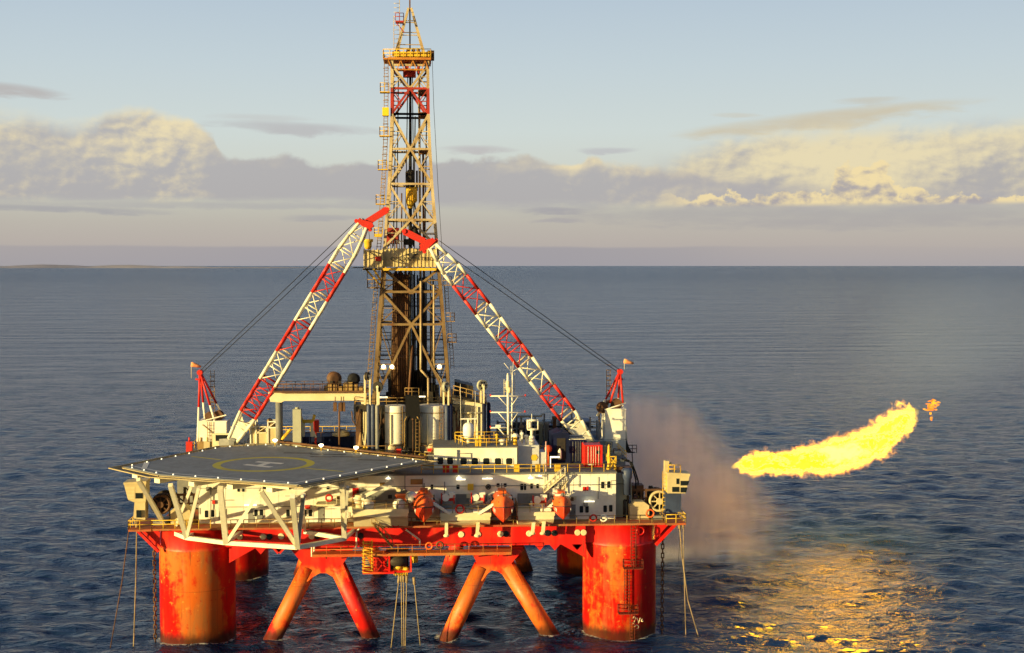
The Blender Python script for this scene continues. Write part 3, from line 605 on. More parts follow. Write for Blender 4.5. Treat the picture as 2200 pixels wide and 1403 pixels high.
boatwinch(962, 1075, 'grey and red davit winch right of the leftmost lifeboat'); boatwinch(1026, 1074, 'white and red davit winch left of the middle lifeboat'); boatwinch(1158, 1080, 'white and red davit winch left of the small lifeboat', WHITE)
def ring_(px_, py_, Y, lab, mt=None, rad=.42, ax=(0, 1, 0)):
    q = P(px_, py_, Y); b = MB(); b.torus(q, rad, .12, ax, 22, 8); one(b, 'life_ring', mt or CRED, lab, 'life ring', 'life rings hung round the rig')
ring_(988, 1094, -7.45, 'red life ring on the railing between the two big lifeboats', None, .52); ring_(707, 1070, -5.25, 'red life ring on the wall balcony under the helideck')
ring_(850, 1126, -5.7, 'red life ring on the deck edge left of the leftmost lifeboat'); ring_(1275, 1113, -5.7, 'red life ring on the deck edge below the right windows')
ring_(1297, 1113, -5.7, 'white life ring on the deck edge beside a red one', WHITE); ring_(1397, 1103, -5.7, 'orange life ring on the railing before the right windlass', ORANGE, .5)
ring_(922, 1173, -7.1, 'orange life ring on the low walkway railing', ORANGE); ring_(945, 1171, -7.1, 'dark life ring on the low walkway railing', BROWN)

# small knuckle crane on the left platform
z0 = pl[0]; q = P(773, 1090, -5.6); t = thing('deck_crane', 'small white crane with a raised boom beside a red door', 'crane', (q.x, -5.6, z0))
b = MB(); b.lathe([(.55, 0), (.5, 1.3), (.7, 1.35), (.7, 1.7)], (q.x, -5.6, z0), k=18); b.build('pedestal', CREAM, t)
b = MB(); a, c_ = P(771, 1072, -5.6), P(845, 1034, -5.6); b.bar(a, c_, .42, .55); b.bar(a + V((-.6, 0, -.2)), a + V((.6, 0, .3)), .9, .9); b.build('boom', WHITE, t)
b = MB(); b.tube(a + V((.6, 0, -.7)), a.lerp(c_, .4), .12, 8); b.build('ram', GREY, t)
for x, y, lab in ((790, 1084, 'round cream drum beside the small white crane'), (857, 1083, 'round white drum under an orange box on the left platform'), (884, 1068, 'pale cream drum left of the leftmost lifeboat')):
    q = P(x, y, -6.6); b = MB(); b.lathe([(.2, -.5), (.72, -.45), (.78, 0), (.72, .45), (.2, .5)], q, (.5, -1, 0), 18); one(b, 'rope_drum', WHITE, lab, 'drum')
q = P(862, 1071, -6.2); b = MB(); b.box(q.x - .7, q.x + .7, -6.6, -5.4, q.z - .35, q.z + .4); b.box(q.x - .8, q.x + .8, -6.7, -5.3, q.z + .4, q.z + .48); one(b, 'locker', ORANGE, 'orange locker above the white drum on the left platform', 'locker')

# ------------------------------------------------------------------ helideck
ZH = 24.3
hd = thing('helideck', 'large dark grey hexagonal helicopter deck with a yellow circle and white H, on white struts', 'helideck', (-18, -4, ZM))
hexa = [V((-36.9, -6.5, 0)), V((-30.9, -13.4, 0)), V((-12.9, -22.2, 0)), V((2.0, -3.6, 0)), V((-19.8, 14.4, 0)), V((-27.2, 12.0, 0))]
hc = sum(hexa, V()) / 6
b = MB(); b.prism([(p.x, p.y, ZH - .35) for p in hexa], (0, 0, .35)); b.build('deck_plate', HDECK, hd)
b = MB()
for i in range(6):
    a, c_ = hexa[i], hexa[(i + 1) % 6]; b.bar((a.x, a.y, ZH - .2), (c_.x, c_.y, ZH - .2), .22, .62)
b.build('edge_beam', NETM, hd)
b = MB()                                       # safety net round the edge
dirs = [(p - hc).normalized() for p in hexa]
outr = [p + d * 1.9 for p, d in zip(hexa, dirs)]
for i in range(6):
    a, c_, ao, co_ = hexa[i], hexa[(i + 1) % 6], outr[i], outr[(i + 1) % 6]; L = (c_ - a).length; k = int(L / 1.4)
    b.bar((ao.x, ao.y, ZH - .1), (co_.x, co_.y, ZH - .1), .12, .16)
    for j in range(k + 1):
        p, q = a.lerp(c_, j / k), ao.lerp(co_, j / k); b.bar((p.x, p.y, ZH - .38), (q.x, q.y, ZH - .12), .13, .2)
    for f in (.12, .24, .36, .48, .6, .72, .84, .94):
        p, q = a.lerp(ao, f), c_.lerp(co_, f); z = ZH - .36 + .26 * f; b.bar((p.x, p.y, z), (q.x, q.y, z), .075, .035)
    for j in range(k * 3 + 1):
        p, q = a.lerp(c_, j / k / 3), ao.lerp(co_, j / k / 3); b.bar((p.x, p.y, ZH - .35), (q.x, q.y, ZH - .10), .06, .03)
b.build('safety_net', NETM, hd)
cc_ = Zp(567, 997, ZH); Ro = 6.65
b = MB(); k = 72; vs = []
for i in range(k):
    a = 6.28319 * i / k; vs += [(cc_.x + r_ * math.cos(a), cc_.y + r_ * math.sin(a), ZH + .006) for r_ in (Ro, Ro - 1.05)]
b.add(vs, [(2 * i, (2 * i + 2) % (2 * k), (2 * i + 3) % (2 * k), 2 * i + 1) for i in range(k)]); b.build('landing_circle', PYELL, hd)
b = MB()
def mark(p, q, w_, z=ZH + .006):
    p, q = V((p[0], p[1], 0)), V((q[0], q[1], 0)); d = (q - p).normalized(); s_ = V((-d.y, d.x, 0)) * w_ / 2
    b.add([(x.x, x.y, z) for x in (p - s_, p + s_, q + s_, q - s_)], [(0, 1, 2, 3)])
a1, a2, b1, b2 = [Zp(x, y, ZH) for x, y in ((526, 998), (583, 1003.5), (551, 992), (607, 996))]
mark(a1.xy, a2.xy, .95); mark(b1.xy, b2.xy, .95); mark(((a1 + a2) / 2).xy, ((b1 + b2) / 2).xy, .95, ZH + .010); b.build('letter_h', PWHITE, hd)
b = MB(); l1, l2 = Zp(412, 980.5, ZH), Zp(474, 988, ZH); mark(l1.xy, l2.xy, .5); l1, l2 = Zp(655, 1006, ZH), Zp(738, 1013, ZH); mark(l1.xy, l2.xy, .5); b.build('guide_line', PYELL, hd)
b = MB(); e = [p + (hc - p).normalized() * 1.3 for p in hexa]
mark(e[0].xy, e[1].xy, .3); mark(e[1].xy, e[2].xy, .3, ZH + .010); mark(e[2].xy, e[3].xy, .3, ZH + .014)
l1, l2 = Zp(316, 993, ZH), Zp(309, 1008, ZH); mark(l1.xy, l2.xy, .7, ZH + .018); b.build('edge_line', PWHITE, hd)
b = MB()
for x, y, L in ((705, 976, 5), (745, 981, 4), (640, 973, 4), (800, 988, 4), (690, 981, 3)):
    q = Zp(x, y, ZH); mark((q.x - L / 2, q.y + .2), (q.x + L / 2, q.y - .5), .8, ZH + .005)
b.build('worn_patch', BLACK if False else DARK, hd)
for i in range(6):                             # small lamps along the rim
    a, c_ = hexa[i], hexa[(i + 1) % 6]; k = max(2, round((c_ - a).length / 3.1))
    for j in range(k):
        p = a.lerp(c_, (j + .5) / k) + (hc - a).normalized() * .25; b = MB(); b.lathe([(.09, 0), (.09, .1), (.05, .17)], (p.x, p.y, ZH), k=8); b.build('rim_lamp', EDGEL, hd)
# support girders below the deck, ends cut square
dgi = (hexa[3] - hexa[2]).normalized(); ngi = V((-dgi.y, dgi.x, 0))
def inside(p):
    return all((hexa[(i + 1) % 6] - hexa[i]).cross(p - hexa[i]).z > 0 for i in range(6))
b = MB()
for f in (-14, -8.5, -3, 2.5, 8):
    st = hc + ngi * f; s0, s1 = 0, 0
    while inside(st - dgi * s0) and s0 < 30: s0 += .25
    while inside(st + dgi * s1) and s1 < 30: s1 += .25
    p, q = st - dgi * (s0 - .2), st + dgi * (s1 - 1.2); b.bar((p.x, p.y, ZH - .95), (q.x, q.y, ZH - .95), .55, 1.0)
b.build('under_girder', CWHITE, hd)
b = MB()
for f in (-10, -4, 2, 8, 13):
    st = hc + dgi * f; s0, s1 = 0, 0
    while inside(st - ngi * s0) and s0 < 30: s0 += .25
    while inside(st + ngi * s1) and s1 < 30: s1 += .25
    p, q = st - ngi * (s0 - .3), st + ngi * (s1 - .3); b.bar((p.x, p.y, ZH - .55), (q.x, q.y, ZH - .55), .3, .4)
b.build('cross_beam', CREAM, hd)
zc = 15.0
nodes = {k: Zp(x, y, zc) for k, (x, y) in dict(n0=(360, 1139), n1=(401, 1155), n2=(486, 1166), n3=(640, 1176), n4=(740, 1157), n5=(655, 1142)).items()}
def strut(p, q, w_): b = MB(); b.bar(p, q, w_ * .84); b.build('strut', CWHITE, hd)
for a, c_ in (('n0', 'n1'), ('n1', 'n2'), ('n2', 'n3'), ('n3', 'n4'), ('n4', 'n5')): strut(nodes[a], nodes[c_], .62)
zt_ = ZH - 1.2
for nd, (x, y), w_ in (('n0', (297, 1030), .62), ('n1', (366, 1042), .66), ('n1', (428, 1046), .5), ('n2', (473, 1048), .8), ('n2', (560, 1054), .5), ('n3', (549, 1052), .01), ('n3', (560, 1054), .62), ('n3', (628, 1066), .72),
                       ('n3', (652, 1062), .55), ('n4', (735, 1042), .75), ('n4', (747, 1046), .4)):
    if w_ < .1: continue
    p = nodes[nd]; q = Zp(x, y, zt_); strut(p, q, w_)
strut(Zp(377, 1133, zc + .6), Zp(412, 1044, zt_), .42); strut(nodes['n5'], Zp(649, 1066, zt_), .4)
for nm in ('n1', 'n2', 'n4', 'n5', 'n0'):      # tie beams back to the hull
    p = nodes[nm]; strut(p, V((p.x + 1.2, -2.6 if p.x > -24 else 0, zc + .1)), .5)
for px_ in (395, 470, 560, 650, 735, 830):     # short posts to the roof of the block behind
    p = P(px_, 1040, 3.0); q = V((p.x, 3.0, 0))
    if inside(q): strut((p.x, 3, ZU), (p.x, 3, ZH - .8), .45)
b = MB()
for xx, yy in ((-26.9, 12.6), (-19.8, 15.2), (-12, 8.7), (-4.5, 2.5)): b.bar((xx, yy, ZU), (xx, yy, ZH - .2), .3)
b.build('rear_post', OCHRE, hd)
b = MB(); g0, g1 = hexa[4] + V((.4, .4, 0)), hexa[3] + V((.2, .9, 0)); b.tube((g0.x, g0.y, ZH + .35), (g1.x, g1.y, ZH + .35), .16, 8)
for i in range(12): q = g0.lerp(g1, i / 11); b.tube((q.x, q.y, ZH - .1), (q.x, q.y, ZH + .35), .06, 5)
b.build('edge_pipe', BROWN, hd)
for x, y, lab in ((591, 957, 'left'), (690, 968, 'middle'), (765, 973, 'right')):
    q = Zp(x, y + 1, ZH); q = V((q.x, q.y, ZH)); t = thing('floodlight', 'lit yellow floodlight on the far helideck edge, %s one of three' % lab, 'floodlight', q, 'floodlights on the far helideck edge')
    b = MB(); b.tube(q, q + V((0, 0, .7)), .07, 6); b.build('post', YELL, t)
    b = MB(); b.lathe([(.12, -.2), (.34, 0), (.30, .16), (.12, .22)], q + V((0, 0, .78)), k=14); b.build('lens', LAMP, t)

# ------------------------------------------------------------------ mooring winches and cabs on the front corners
def windlass(px_, py_, rpx, Y, lab, side):
    c0 = P(px_, py_, Y); r_ = rpx * (Y - CAM.y) / F; t = thing('mooring_windlass', lab, 'windlass', (c0.x, Y + 1.5, ZM), 'mooring windlasses on the deck corners')
    b = MB(); b.torus(c0, r_, .17, (0, 1, 0), 32, 8)
    for i in range(8): a = 6.28319 * i / 8; b.bar(c0, c0 + V((math.cos(a), 0, math.sin(a))) * r_, .14)
    b.lathe([(.45, -.3), (.45, .3)], c0, (0, 1, 0), 14); b.torus(c0 + V((0, .5, 0)), r_ * .98, .14, (0, 1, 0), 32, 6); b.build('gear_wheel', TAN if side > 0 else BROWN, t)
    b = MB(); b.lathe([(1.4, .7), (1.4, .9), (.95, 1.0), (.95, 3.2), (1.4, 3.3), (1.4, 3.5)], c0, (0, 1, 0), 24); b.build('drum', DARK, t)
    b = MB(); sx = -side; xa = c0.x + sx * (r_ + .2); xb = xa + sx * 2.6; lo, hi = min(xa, xb), max(xa, xb)
    b.prism([(lo, Y - .5, ZM), (hi, Y - .5, ZM), (hi, Y - .5, ZM + 1.9), (hi - .7, Y - .5, ZM + 2.4), (lo + .7, Y - .5, ZM + 2.4), (lo, Y - .5, ZM + 1.9)], (0, 2.2, 0)); b.build('gear_cover', TAN, t)
    b = MB()
    for i in range(5): x = lo + (hi - lo) * i / 4; b.bar((x, Y + 2.2, ZM), (x, Y + 2.2, ZM + 3.6), .22); b.bar((x, Y + .4, ZM), (x, Y + 2.2, ZM + 3), .16)
    b.bar((lo - 1, Y + 2.2, ZM + 3.6), (hi + 2.5, Y + 2.2, ZM + 3.6), .3); b.bar((lo - 1, Y + 2.2, ZM + 2.4), (hi + 2.5, Y + 2.2, ZM + 2.4), .2); b.build('frame', BROWN, t)
    b = MB(); b.box(c0.x - .9, c0.x + .9, Y - .6, Y + 3.4, ZM, ZM + .5); b.build('bed', GREY, t)
    b = MB()
    for i in range(9):
        x = lo - 1 + random.random() * (hi - lo + 2); y = Y + 2.5 + random.random() * 2; h = 1 + random.random() * 3.6
        b.tube((x, y, ZM), (x, y, ZM + h), .12 + .1 * random.random(), 7); b.tube((x, y, ZM + h), (x + random.uniform(-2, 2), y, ZM + h * random.uniform(.6, 1)), .1, 6)
    b.build('hydraulic_piping', DARK, t)
windlass(345, 1084, 19, -2.4, 'brown spoked mooring windlass behind the white helideck struts', -1)
windlass(1417, 1077, 21, -2.4, 'tan-rimmed mooring windlass beside the grey winch cab', 1)
def wcab(label, poly, poly2, tower, wins, m1, m2, Y0=-4.2, dep=2.6):
    cs = [P(x, y, Y0) for x, y in tower]; t = thing('winch_cab', label, 'winch cab', (cs[0].x, Y0 + 1.3, ZM), 'winch cabs on the deck corners')
    b = MB(); b.prism([P(x, y, Y0) for x, y in poly], (0, dep, 0)); b.build('cabin', m1, t)
    b = MB(); b.prism([P(x, y, Y0 + .3) for x, y in tower], (0, dep - .6, 0)); b.build('tower', m2, t)
    b = MB(); pts = [P(x, y, Y0 - .1) for x, y in poly2]; b.prism([(p.x, Y0 - .12, p.z) for p in pts], (0, dep + .24, 0)); b.build('roof', TAN, t)
    for quad in wins: b = MB(); b.prism([(p.x, Y0 - .05, p.z) for p in (P(x, y, Y0) for x, y in quad)], (0, .1, 0)); b.build('window', GLASS, t)
    return t
t = wcab('tan winch cab with a slanting louvred front on the deck corner beneath the helideck tip', [(266, 1040), (313, 1037), (313, 1078), (288, 1079), (275, 1074)], [(265, 1037), (314, 1034), (314, 1040), (266, 1042)],
         [(289, 1078), (312, 1077), (312, 1117), (286, 1117)], [[(291, 1059), (307, 1059), (307, 1071), (291, 1071)], [(293, 1096), (304, 1096), (304, 1112), (293, 1112)]], TAN, TAN)
b = MB()
for i in range(9): y = 1047 + i * 3; p, q = P(268 + i * .9, y, -4.26), P(289, y, -4.26); b.bar(p, q, .05, .06)
b.build('louvre', CREAM, t)
t = wcab('tan and grey winch cab with dark slanted windows, standing out over the right deck corner', [(1434, 1018), (1482, 1021), (1473, 1060), (1434, 1060)], [(1433, 1015), (1483, 1018), (1483, 1023), (1433, 1020)],
         [(1430, 1058), (1464, 1058), (1462, 1100), (1430, 1102)], [[(1462, 1033), (1481, 1033), (1478, 1043), (1462, 1043)], [(1462, 1047), (1477, 1047), (1474, 1058), (1462, 1058)], [(1453, 1028), (1459, 1028), (1459, 1040), (1453, 1040)], [(1444, 1046), (1459, 1046), (1459, 1057), (1444, 1057)]], TAN, BLUEGREY)
b = MB(); q = P(1441, 1018, -3); b.box(P(1432, 1, -3).x, P(1441, 1, -3).x, -3.6, -2.6, P(1, 1058, -3).z, P(1, 1002, -3).z); b.build('cable_trunk', TAN, t)
b = MB(); b.rail([P(1436, 1018, -3.8), P(1462, 1018, -3.8), P(1462, 1018, -1.8)], 1.2, .06, 1.0); b.ladder(P(1428, 1102, -3.6), P(1428, 1012, -3.6), (.25, 0, 0), .05); b.build('railing', YELL, t)
b = MB(); b.tube(P(1447, 1016, -3), P(1447, 998, -3), .1, 7); b.ball(P(1441, 996, -3), .22); b.build('signal_lamp', CREAM, t)
# platforms that carry the cabs beyond the columns
for x0, x1, lab in ((276, 372, 'rusty railed corner platform carrying the tan winch cab'), (1330, 1473, 'rusty railed corner platform carrying the right winch cab')):
    a, c_ = P(x0, 1113, -5.4).x, P(x1, 1113, -5.4).x
    if x0 < 500: a2 = a; c2 = -33.7
    else: a2 = 34.5; c2 = c_
    t = thing('corner_platform', lab, 'platform', ((a2 + c2) / 2, -2, ZM - .3), 'corner platforms of the lower deck')
    b = MB(); b.box(a2, c2, -5.7, 2.5, ZM - .3, ZM - .03); b.build('deck_slab', paint('rust_red_edge', (.42, .10, .03), (.25, .10, .04), .5, .7), t)
    b = MB(); xo = a2 if x0 < 500 else c2; xi = c2 if x0 < 500 else a2
    b.rail([(xi, -5.6, ZM - .03), (xo, -5.6, ZM - .03), (xo, 2.4, ZM - .03)], 1.15, .055, 1.3)
    if x0 < 500: b.rail([(-33.7, -5.6, ZM), (-26, -5.6, ZM)], 1.15, .055, 1.5)
    b.build('railing', YELL, t)
# clutter between the right end of the wall and the windlass
t = thing('pipe_manifold', 'dark pipe and valve manifold squeezed between the white wall end and the right windlass', 'manifold', (P(1360, 1100, -1).x, -1, ZM))
b = MB(); xa, xb = P(1327, 1, -1).x, P(1398, 1, -1).x
for i in range(26):
    x = random.uniform(xa, xb); y = random.uniform(-1.5, 3); h = random.uniform(1.5, 5.6) * (1 - .35 * (x - xa) / (xb - xa)); r_ = random.uniform(.08, .22)
    b.tube((x, y, ZM), (x, y, ZM + h), r_, 7)
    if random.random() < .7: b.tube((x, y, ZM + h), (x + random.uniform(-2, 2.4), y + random.uniform(-1, 1), ZM + h * random.uniform(.8, 1.0)), r_ * .8, 6)
b.build('pipe', DARK, t)
b = MB(); b.box(xa, xa + 2.2, -1.0, 2.5, ZM, ZM + 4.6); b.box(xa, xa + 1.6, -1.2, 2, ZM + 4.7, ZM + 6.0); b.build('cabinet', PATINA, t)
b = MB(); q = P(1347, 1030, -1.4); b.lathe([(.5, -2.4), (.55, -.3), (.7, 0), (.8, 1.0), (.5, 1.3)], (q.x, -1.5, q.z + .3), k=14); b.tube((q.x + .4, -1.5, ZM), (q.x + .4, -1.5, q.z - 2), .14, 8); b.build('separator', BLUEGREY, t)
b = MB(); pts = [P(1335, 985, 0), P(1352, 990, 0), P(1360, 1010, 0), P(1366, 1030, 0), P(1366, 1060, 0)]; b.path(pts, .12, 6); b.path([p + V((.4, .5, -.3)) for p in pts], .12, 6); b.build('hose', ROPE, t)
b = MB(); b.cbox(P(1338, 1010, 1), 2, 2, 1.2); b.cbox(P(1362, 1048, 1), 2.4, 2, 1.0); b.build('valve_box', BROWN, t)

# chains and ropes hanging from the corners
def chain(px0, px1, py0, py1, Y, lab):
    p, q = P(px0, py0, Y), P(px1, py1, Y); q = p.lerp(q, (p.z + 1.0) / (p.z - q.z)); L = (q - p).length; k = int(L / .62); b = MB(); d = (q - p).normalized()
    for i in range(k):
        c_ = p.lerp(q, (i + .5) / k); sd = V((1, 0, 0)) if i % 2 else V((0, 1, 0)); vs = []
        for s_ in (-1, 1): b.tube(c_ + sd * .17 * s_ - d * .3, c_ + sd * .17 * s_ + d * .3, .085, 6)
        b.tube(c_ - sd * .22 - d * .32, c_ + sd * .22 - d * .32, .085, 6); b.tube(c_ - sd * .22 + d * .32, c_ + sd * .22 + d * .32, .085, 6)
    one(b, 'mooring_chain', CHAINM, lab, 'chain', 'mooring chains beside the front columns', (p.x, p.y, p.z))
chain(1424, 1422, 1140, 1380, -1.5, 'heavy rusty mooring chain hanging beside the right column'); chain(331, 334, 1155, 1385, -1.5, 'heavy rusty mooring chain hanging beside the left column')
def rope(pts, Y, r_, lab, mt=None, grp='ropes hanging into the sea'):
    q = [P(x, y, Y) for x, y in pts]
    if q[-1].z > -.5: q.append(q[-1] + (q[-1] - q[-2]).normalized() * (q[-1].z + 1.0) / max(.1, -(q[-1] - q[-2]).normalized().z))
    b = MB(); b.path(q, r_, 6); b.tube(q[0], q[0] + (q[1] - q[0]).normalized() * 1.0, r_ * 2.6, 7)
    one(b, 'hanging_rope', mt or TWINE, lab, 'rope', grp, tuple(q[0]))
rope([(279, 1122), (262, 1250), (236, 1398)], -4, .07, 'brown rope slanting out left from the left corner platform', BROWN)
rope([(294, 1122), (292, 1240), (288, 1360)], -4, .08, 'straight rope hanging down from under the tan winch cab')
rope([(1459, 1120), (1466, 1200), (1478, 1290), (1496, 1352)], -4, .08, 'thick rope bending away to the right below the right winch cab')
rope([(1468, 1118), (1469, 1200), (1473, 1350)], -4, .06, 'straight thin rope below the right winch cab')
rope([(1463, 1120), (1458, 1200), (1462, 1262)], -4, .03, 'thinnest dark rope below the right winch cab', ROPE)
for i, (a, c_, w_) in enumerate((((858, 1236), (840, 1394), 'leftmost'), ((862, 1234), (864, 1390), 'second'), ((867, 1234), (868, 1388), 'third'), ((874, 1236), (871, 1376), 'fourth'), ((889, 1240), (903, 1388), 'rightmost'))):
    rope([a, c_], -6, .075, '%s of the five tan hoses hanging from the cage under the girder' % w_, TWINE, 'hoses under the hanging cage')
q = P(860, 1221, -6.2); b = MB()
for i in range(9): b.tube((q.x - .8 + i * .2, -6.4 + .1 * (i % 3), q.z + .3), (q.x - .8 + i * .22, -6.2, q.z - .9 - .1 * (i % 2)), .1, 6)
b.ball(q + V((-.2, 0, .2)), .55, .7); b.ball(q + V((.8, 0, -.1)), .4, .7); one(b, 'hose_saddle', YELL, 'yellow bunched hose saddle at the top of the hanging hoses', 'hose saddle')

# ------------------------------------------------------------------ derrick
DX, DY = .2, 20.0
def hwp(py):                                    # half width of the derrick by photo height
    pts = [(868, 5.62), (697, 4.75), (578, 4.10), (530, 3.86), (395, 3.16), (270, 2.70), (140, 2.64), (90, 2.64)]
    for (y0, w0), (y1, w1) in zip(pts, pts[1:]):
        if y0 >= py >= y1: return w0 + (w1 - w0) * (y0 - py) / (y0 - y1)
    return pts[0][1] if py > 868 else pts[-1][1]
def cxp(py): return DX - .15 * (868 - py) / 728
def lv(py): h = hwp(py); return P(885, py, DY - h).z
der = thing('derrick', 'tall lattice drilling derrick of cream, red and ochre steel with a yellow crown platform', 'derrick', (DX, DY, 30.0))
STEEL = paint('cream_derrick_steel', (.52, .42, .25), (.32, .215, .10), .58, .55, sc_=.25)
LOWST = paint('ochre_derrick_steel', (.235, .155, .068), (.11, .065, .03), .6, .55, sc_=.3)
DRED = paint('derrick_red_steel', (.42, .03, .02), (.26, .03, .02), .3, .5)
def corner(sx, sy, py): h = hwp(py); return V((cxp(py) + sx * h, DY + sy * h, lv(py)))
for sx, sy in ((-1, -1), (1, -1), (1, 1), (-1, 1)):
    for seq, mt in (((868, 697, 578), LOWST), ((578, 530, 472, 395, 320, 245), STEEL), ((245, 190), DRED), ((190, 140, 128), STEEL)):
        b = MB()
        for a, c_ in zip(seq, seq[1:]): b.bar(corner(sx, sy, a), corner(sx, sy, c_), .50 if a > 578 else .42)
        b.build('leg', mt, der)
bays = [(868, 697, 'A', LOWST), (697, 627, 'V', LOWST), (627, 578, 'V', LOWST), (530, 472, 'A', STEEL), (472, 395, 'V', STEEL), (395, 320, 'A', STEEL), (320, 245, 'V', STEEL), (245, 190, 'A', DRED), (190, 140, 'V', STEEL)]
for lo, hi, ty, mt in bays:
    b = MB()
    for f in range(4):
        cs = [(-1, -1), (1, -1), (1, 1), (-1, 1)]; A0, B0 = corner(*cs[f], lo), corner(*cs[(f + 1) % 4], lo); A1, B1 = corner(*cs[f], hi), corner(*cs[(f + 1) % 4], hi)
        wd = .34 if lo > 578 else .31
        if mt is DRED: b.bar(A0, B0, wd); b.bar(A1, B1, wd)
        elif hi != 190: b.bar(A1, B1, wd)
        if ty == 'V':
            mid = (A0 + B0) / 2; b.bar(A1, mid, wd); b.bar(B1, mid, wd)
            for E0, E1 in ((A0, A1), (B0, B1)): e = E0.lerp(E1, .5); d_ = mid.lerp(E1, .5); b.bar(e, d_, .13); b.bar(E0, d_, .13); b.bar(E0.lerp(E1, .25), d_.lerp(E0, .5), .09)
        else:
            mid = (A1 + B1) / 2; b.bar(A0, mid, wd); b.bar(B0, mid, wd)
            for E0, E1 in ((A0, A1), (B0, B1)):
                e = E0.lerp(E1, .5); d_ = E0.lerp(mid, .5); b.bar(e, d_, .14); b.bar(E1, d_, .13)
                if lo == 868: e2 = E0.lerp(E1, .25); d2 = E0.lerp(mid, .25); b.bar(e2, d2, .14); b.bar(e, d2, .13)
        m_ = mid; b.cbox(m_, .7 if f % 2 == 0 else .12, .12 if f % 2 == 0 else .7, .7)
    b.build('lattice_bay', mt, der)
# crown
zcr = lv(126); cx_ = cxp(120)
b = MB(); b.box(cx_ - 3.25, cx_ + 3.1, DY - 3.3, DY + 3.3, zcr - .25, zcr + .1); b.box(cx_ - 2.7, cx_ + 2.7, DY - 2.7, DY - 2.5, zcr - 1.7, zcr - 1.45)
for i in range(7): x = cx_ - 2.7 + i * .9; b.bar((x, DY - 3.0, zcr - 1.5), (x + (.45 if i % 2 else -.45), DY - 3.0, zcr - .3), .12)
b.box(cx_ - 3.9, cx_ - 3.2, DY - 3.3, DY + 1, zcr - .25, zcr); b.build('crown_platform', paint('orange_yellow_crown', (.50, .21, .03), (.36, .11, .02), .45, .5), der)
b = MB(); b.rail([(cx_ - 3.9, DY - 3.2, zcr), (cx_ + 3.1, DY - 3.2, zcr + .1), (cx_ + 3.1, DY + 3.2, zcr + .1), (cx_ - 3.9, DY + 3.2, zcr), (cx_ - 3.9, DY - 3.2, zcr)], 1.25, .06, 1.0)
b.box(cx_ - 2.6, cx_ + 2.9, DY - 2.9, DY - 2.7, zcr + .3, zcr + 1.0); b.build('crown_railing', YELL, der)
b = MB()
for x in (-1.9, -.3, .5, 1.2): b.lathe([(.95, -.12), (.95, .12)], (cx_ + x, DY - .5, zcr + .9), (1, .25, 0), 20)
b.box(cx_ - 2.4, cx_ + 2.6, DY - 1.6, DY + 1.2, zcr + .1, zcr + .75); b.box(cx_ + 2.6, cx_ + 3.6, DY - 2.2, DY, zcr + .1, zcr + 1.3); b.build('crown_block', BROWN, der)
zt2 = P(880, 18, DY).z; b = MB()
for sx in (-1, 1):
    for sy in (-1, 1): b.bar((cx_ + sx * 2.35, DY + sy * 2.2, zcr + .1), (cx_ + sx * .22, DY + sy * .2, zt2), .32)
for f in (.28, .52, .75):
    h = 2.35 * (1 - f) + .22 * f; z = zcr + (zt2 - zcr) * f
    for sy in (-1, 1): b.bar((cx_ - h, DY + sy * h * .94, z), (cx_ + h, DY + sy * h * .94, z), .12)
    for sx in (-1, 1): b.bar((cx_ + sx * h, DY - h * .94, z), (cx_ + sx * h, DY + h * .94, z), .12)
b.build('top_frame', STEEL, der)
b = MB(); b.bar((cx_, DY - .2, zcr), (cx_, DY - .2, zt2 + 1.2), .22); b.tube((cx_, DY - .2, zt2), (cx_, DY - .2, zt2 + 3.5), .07, 6); b.build('top_mast', BROWN, der)
b = MB(); xq = P(857, 40, DY - 2).x; z2 = P(1, 42, DY).z; b.box(xq - .5, xq + .7, DY - 2.8, DY - 1.5, z2 - .25, z2); b.bar((xq - .4, DY - 2.1, z2 - .2), (xq + .8, DY - 2.1, z2 - 1.6), .12); b.rail([(xq - .5, DY - 2.8, z2), (xq + .7, DY - 2.8, z2), (xq + .7, DY - 1.6, z2)], 1.1, .05, .7); b.build('beacon_platform', DRED, der)
b = MB()
for x in (xq - .75, xq + .1): b.tube((x, DY - 2.2, zcr), (x, DY - 2.2, z2 + (3.6 if x > xq else .8)), .05, 5)
for i in range(12): z = zcr + 1 + i * .65; b.tube((xq - .75, DY - 2.2, z), (xq + .1, DY - 2.2, z), .04, 4)
b.build('mast_ladder', STEEL, der)
# caged ladder and landings up the left leg
b = MB(); seq = [(872, 1), (790, 1), (700, 1), (600, 1), (530, 1), (440, 1), (365, 1), (300, 1), (200, 1), (130, 1)]
for (a, _), (c_, _) in zip(seq, seq[1:]):
    p, q = corner(-1, -1, a) + V((-.85, .3, 0)), corner(-1, -1, c_) + V((-.85, .3, 0)); b.ladder(p, q, (.28, 0, 0), .05, .45)
    k = int((q - p).length / 1.1)
    for i in range(k): w_ = p.lerp(q, i / k); b.torus(w_ + V((0, -.35, 0)), .42, .03, (0, 0, 1), 10, 4)
b.build('ladder', OCHRE, der)
for py_, dx_ in ((438, -.6), (364, -.6), (292, -.6), (198, -.7)):
    p = corner(-1, -1, py_) + V((-1.0, 0, 0)); b = MB(); b.box(p.x - .75, p.x + .7, p.y - .7, p.y + .8, p.z - .14, p.z); b.rail([(p.x + .6, p.y - .65, p.z), (p.x - .7, p.y - .65, p.z), (p.x - .7, p.y + .75, p.z)], 1.25, .05, .7); b.build('landing', YELL, der)
p = corner(-1, -1, 248) + V((-.9, 0, 0)); b = MB(); b.box(p.x - .5, p.x + .45, p.y - .55, p.y + .5, p.z - .1, p.z + 1.1); b.build('landing_screen', paint('bright_yellow_panel', (.75, .55, .02), None, .05, .5, altfac=0), der)
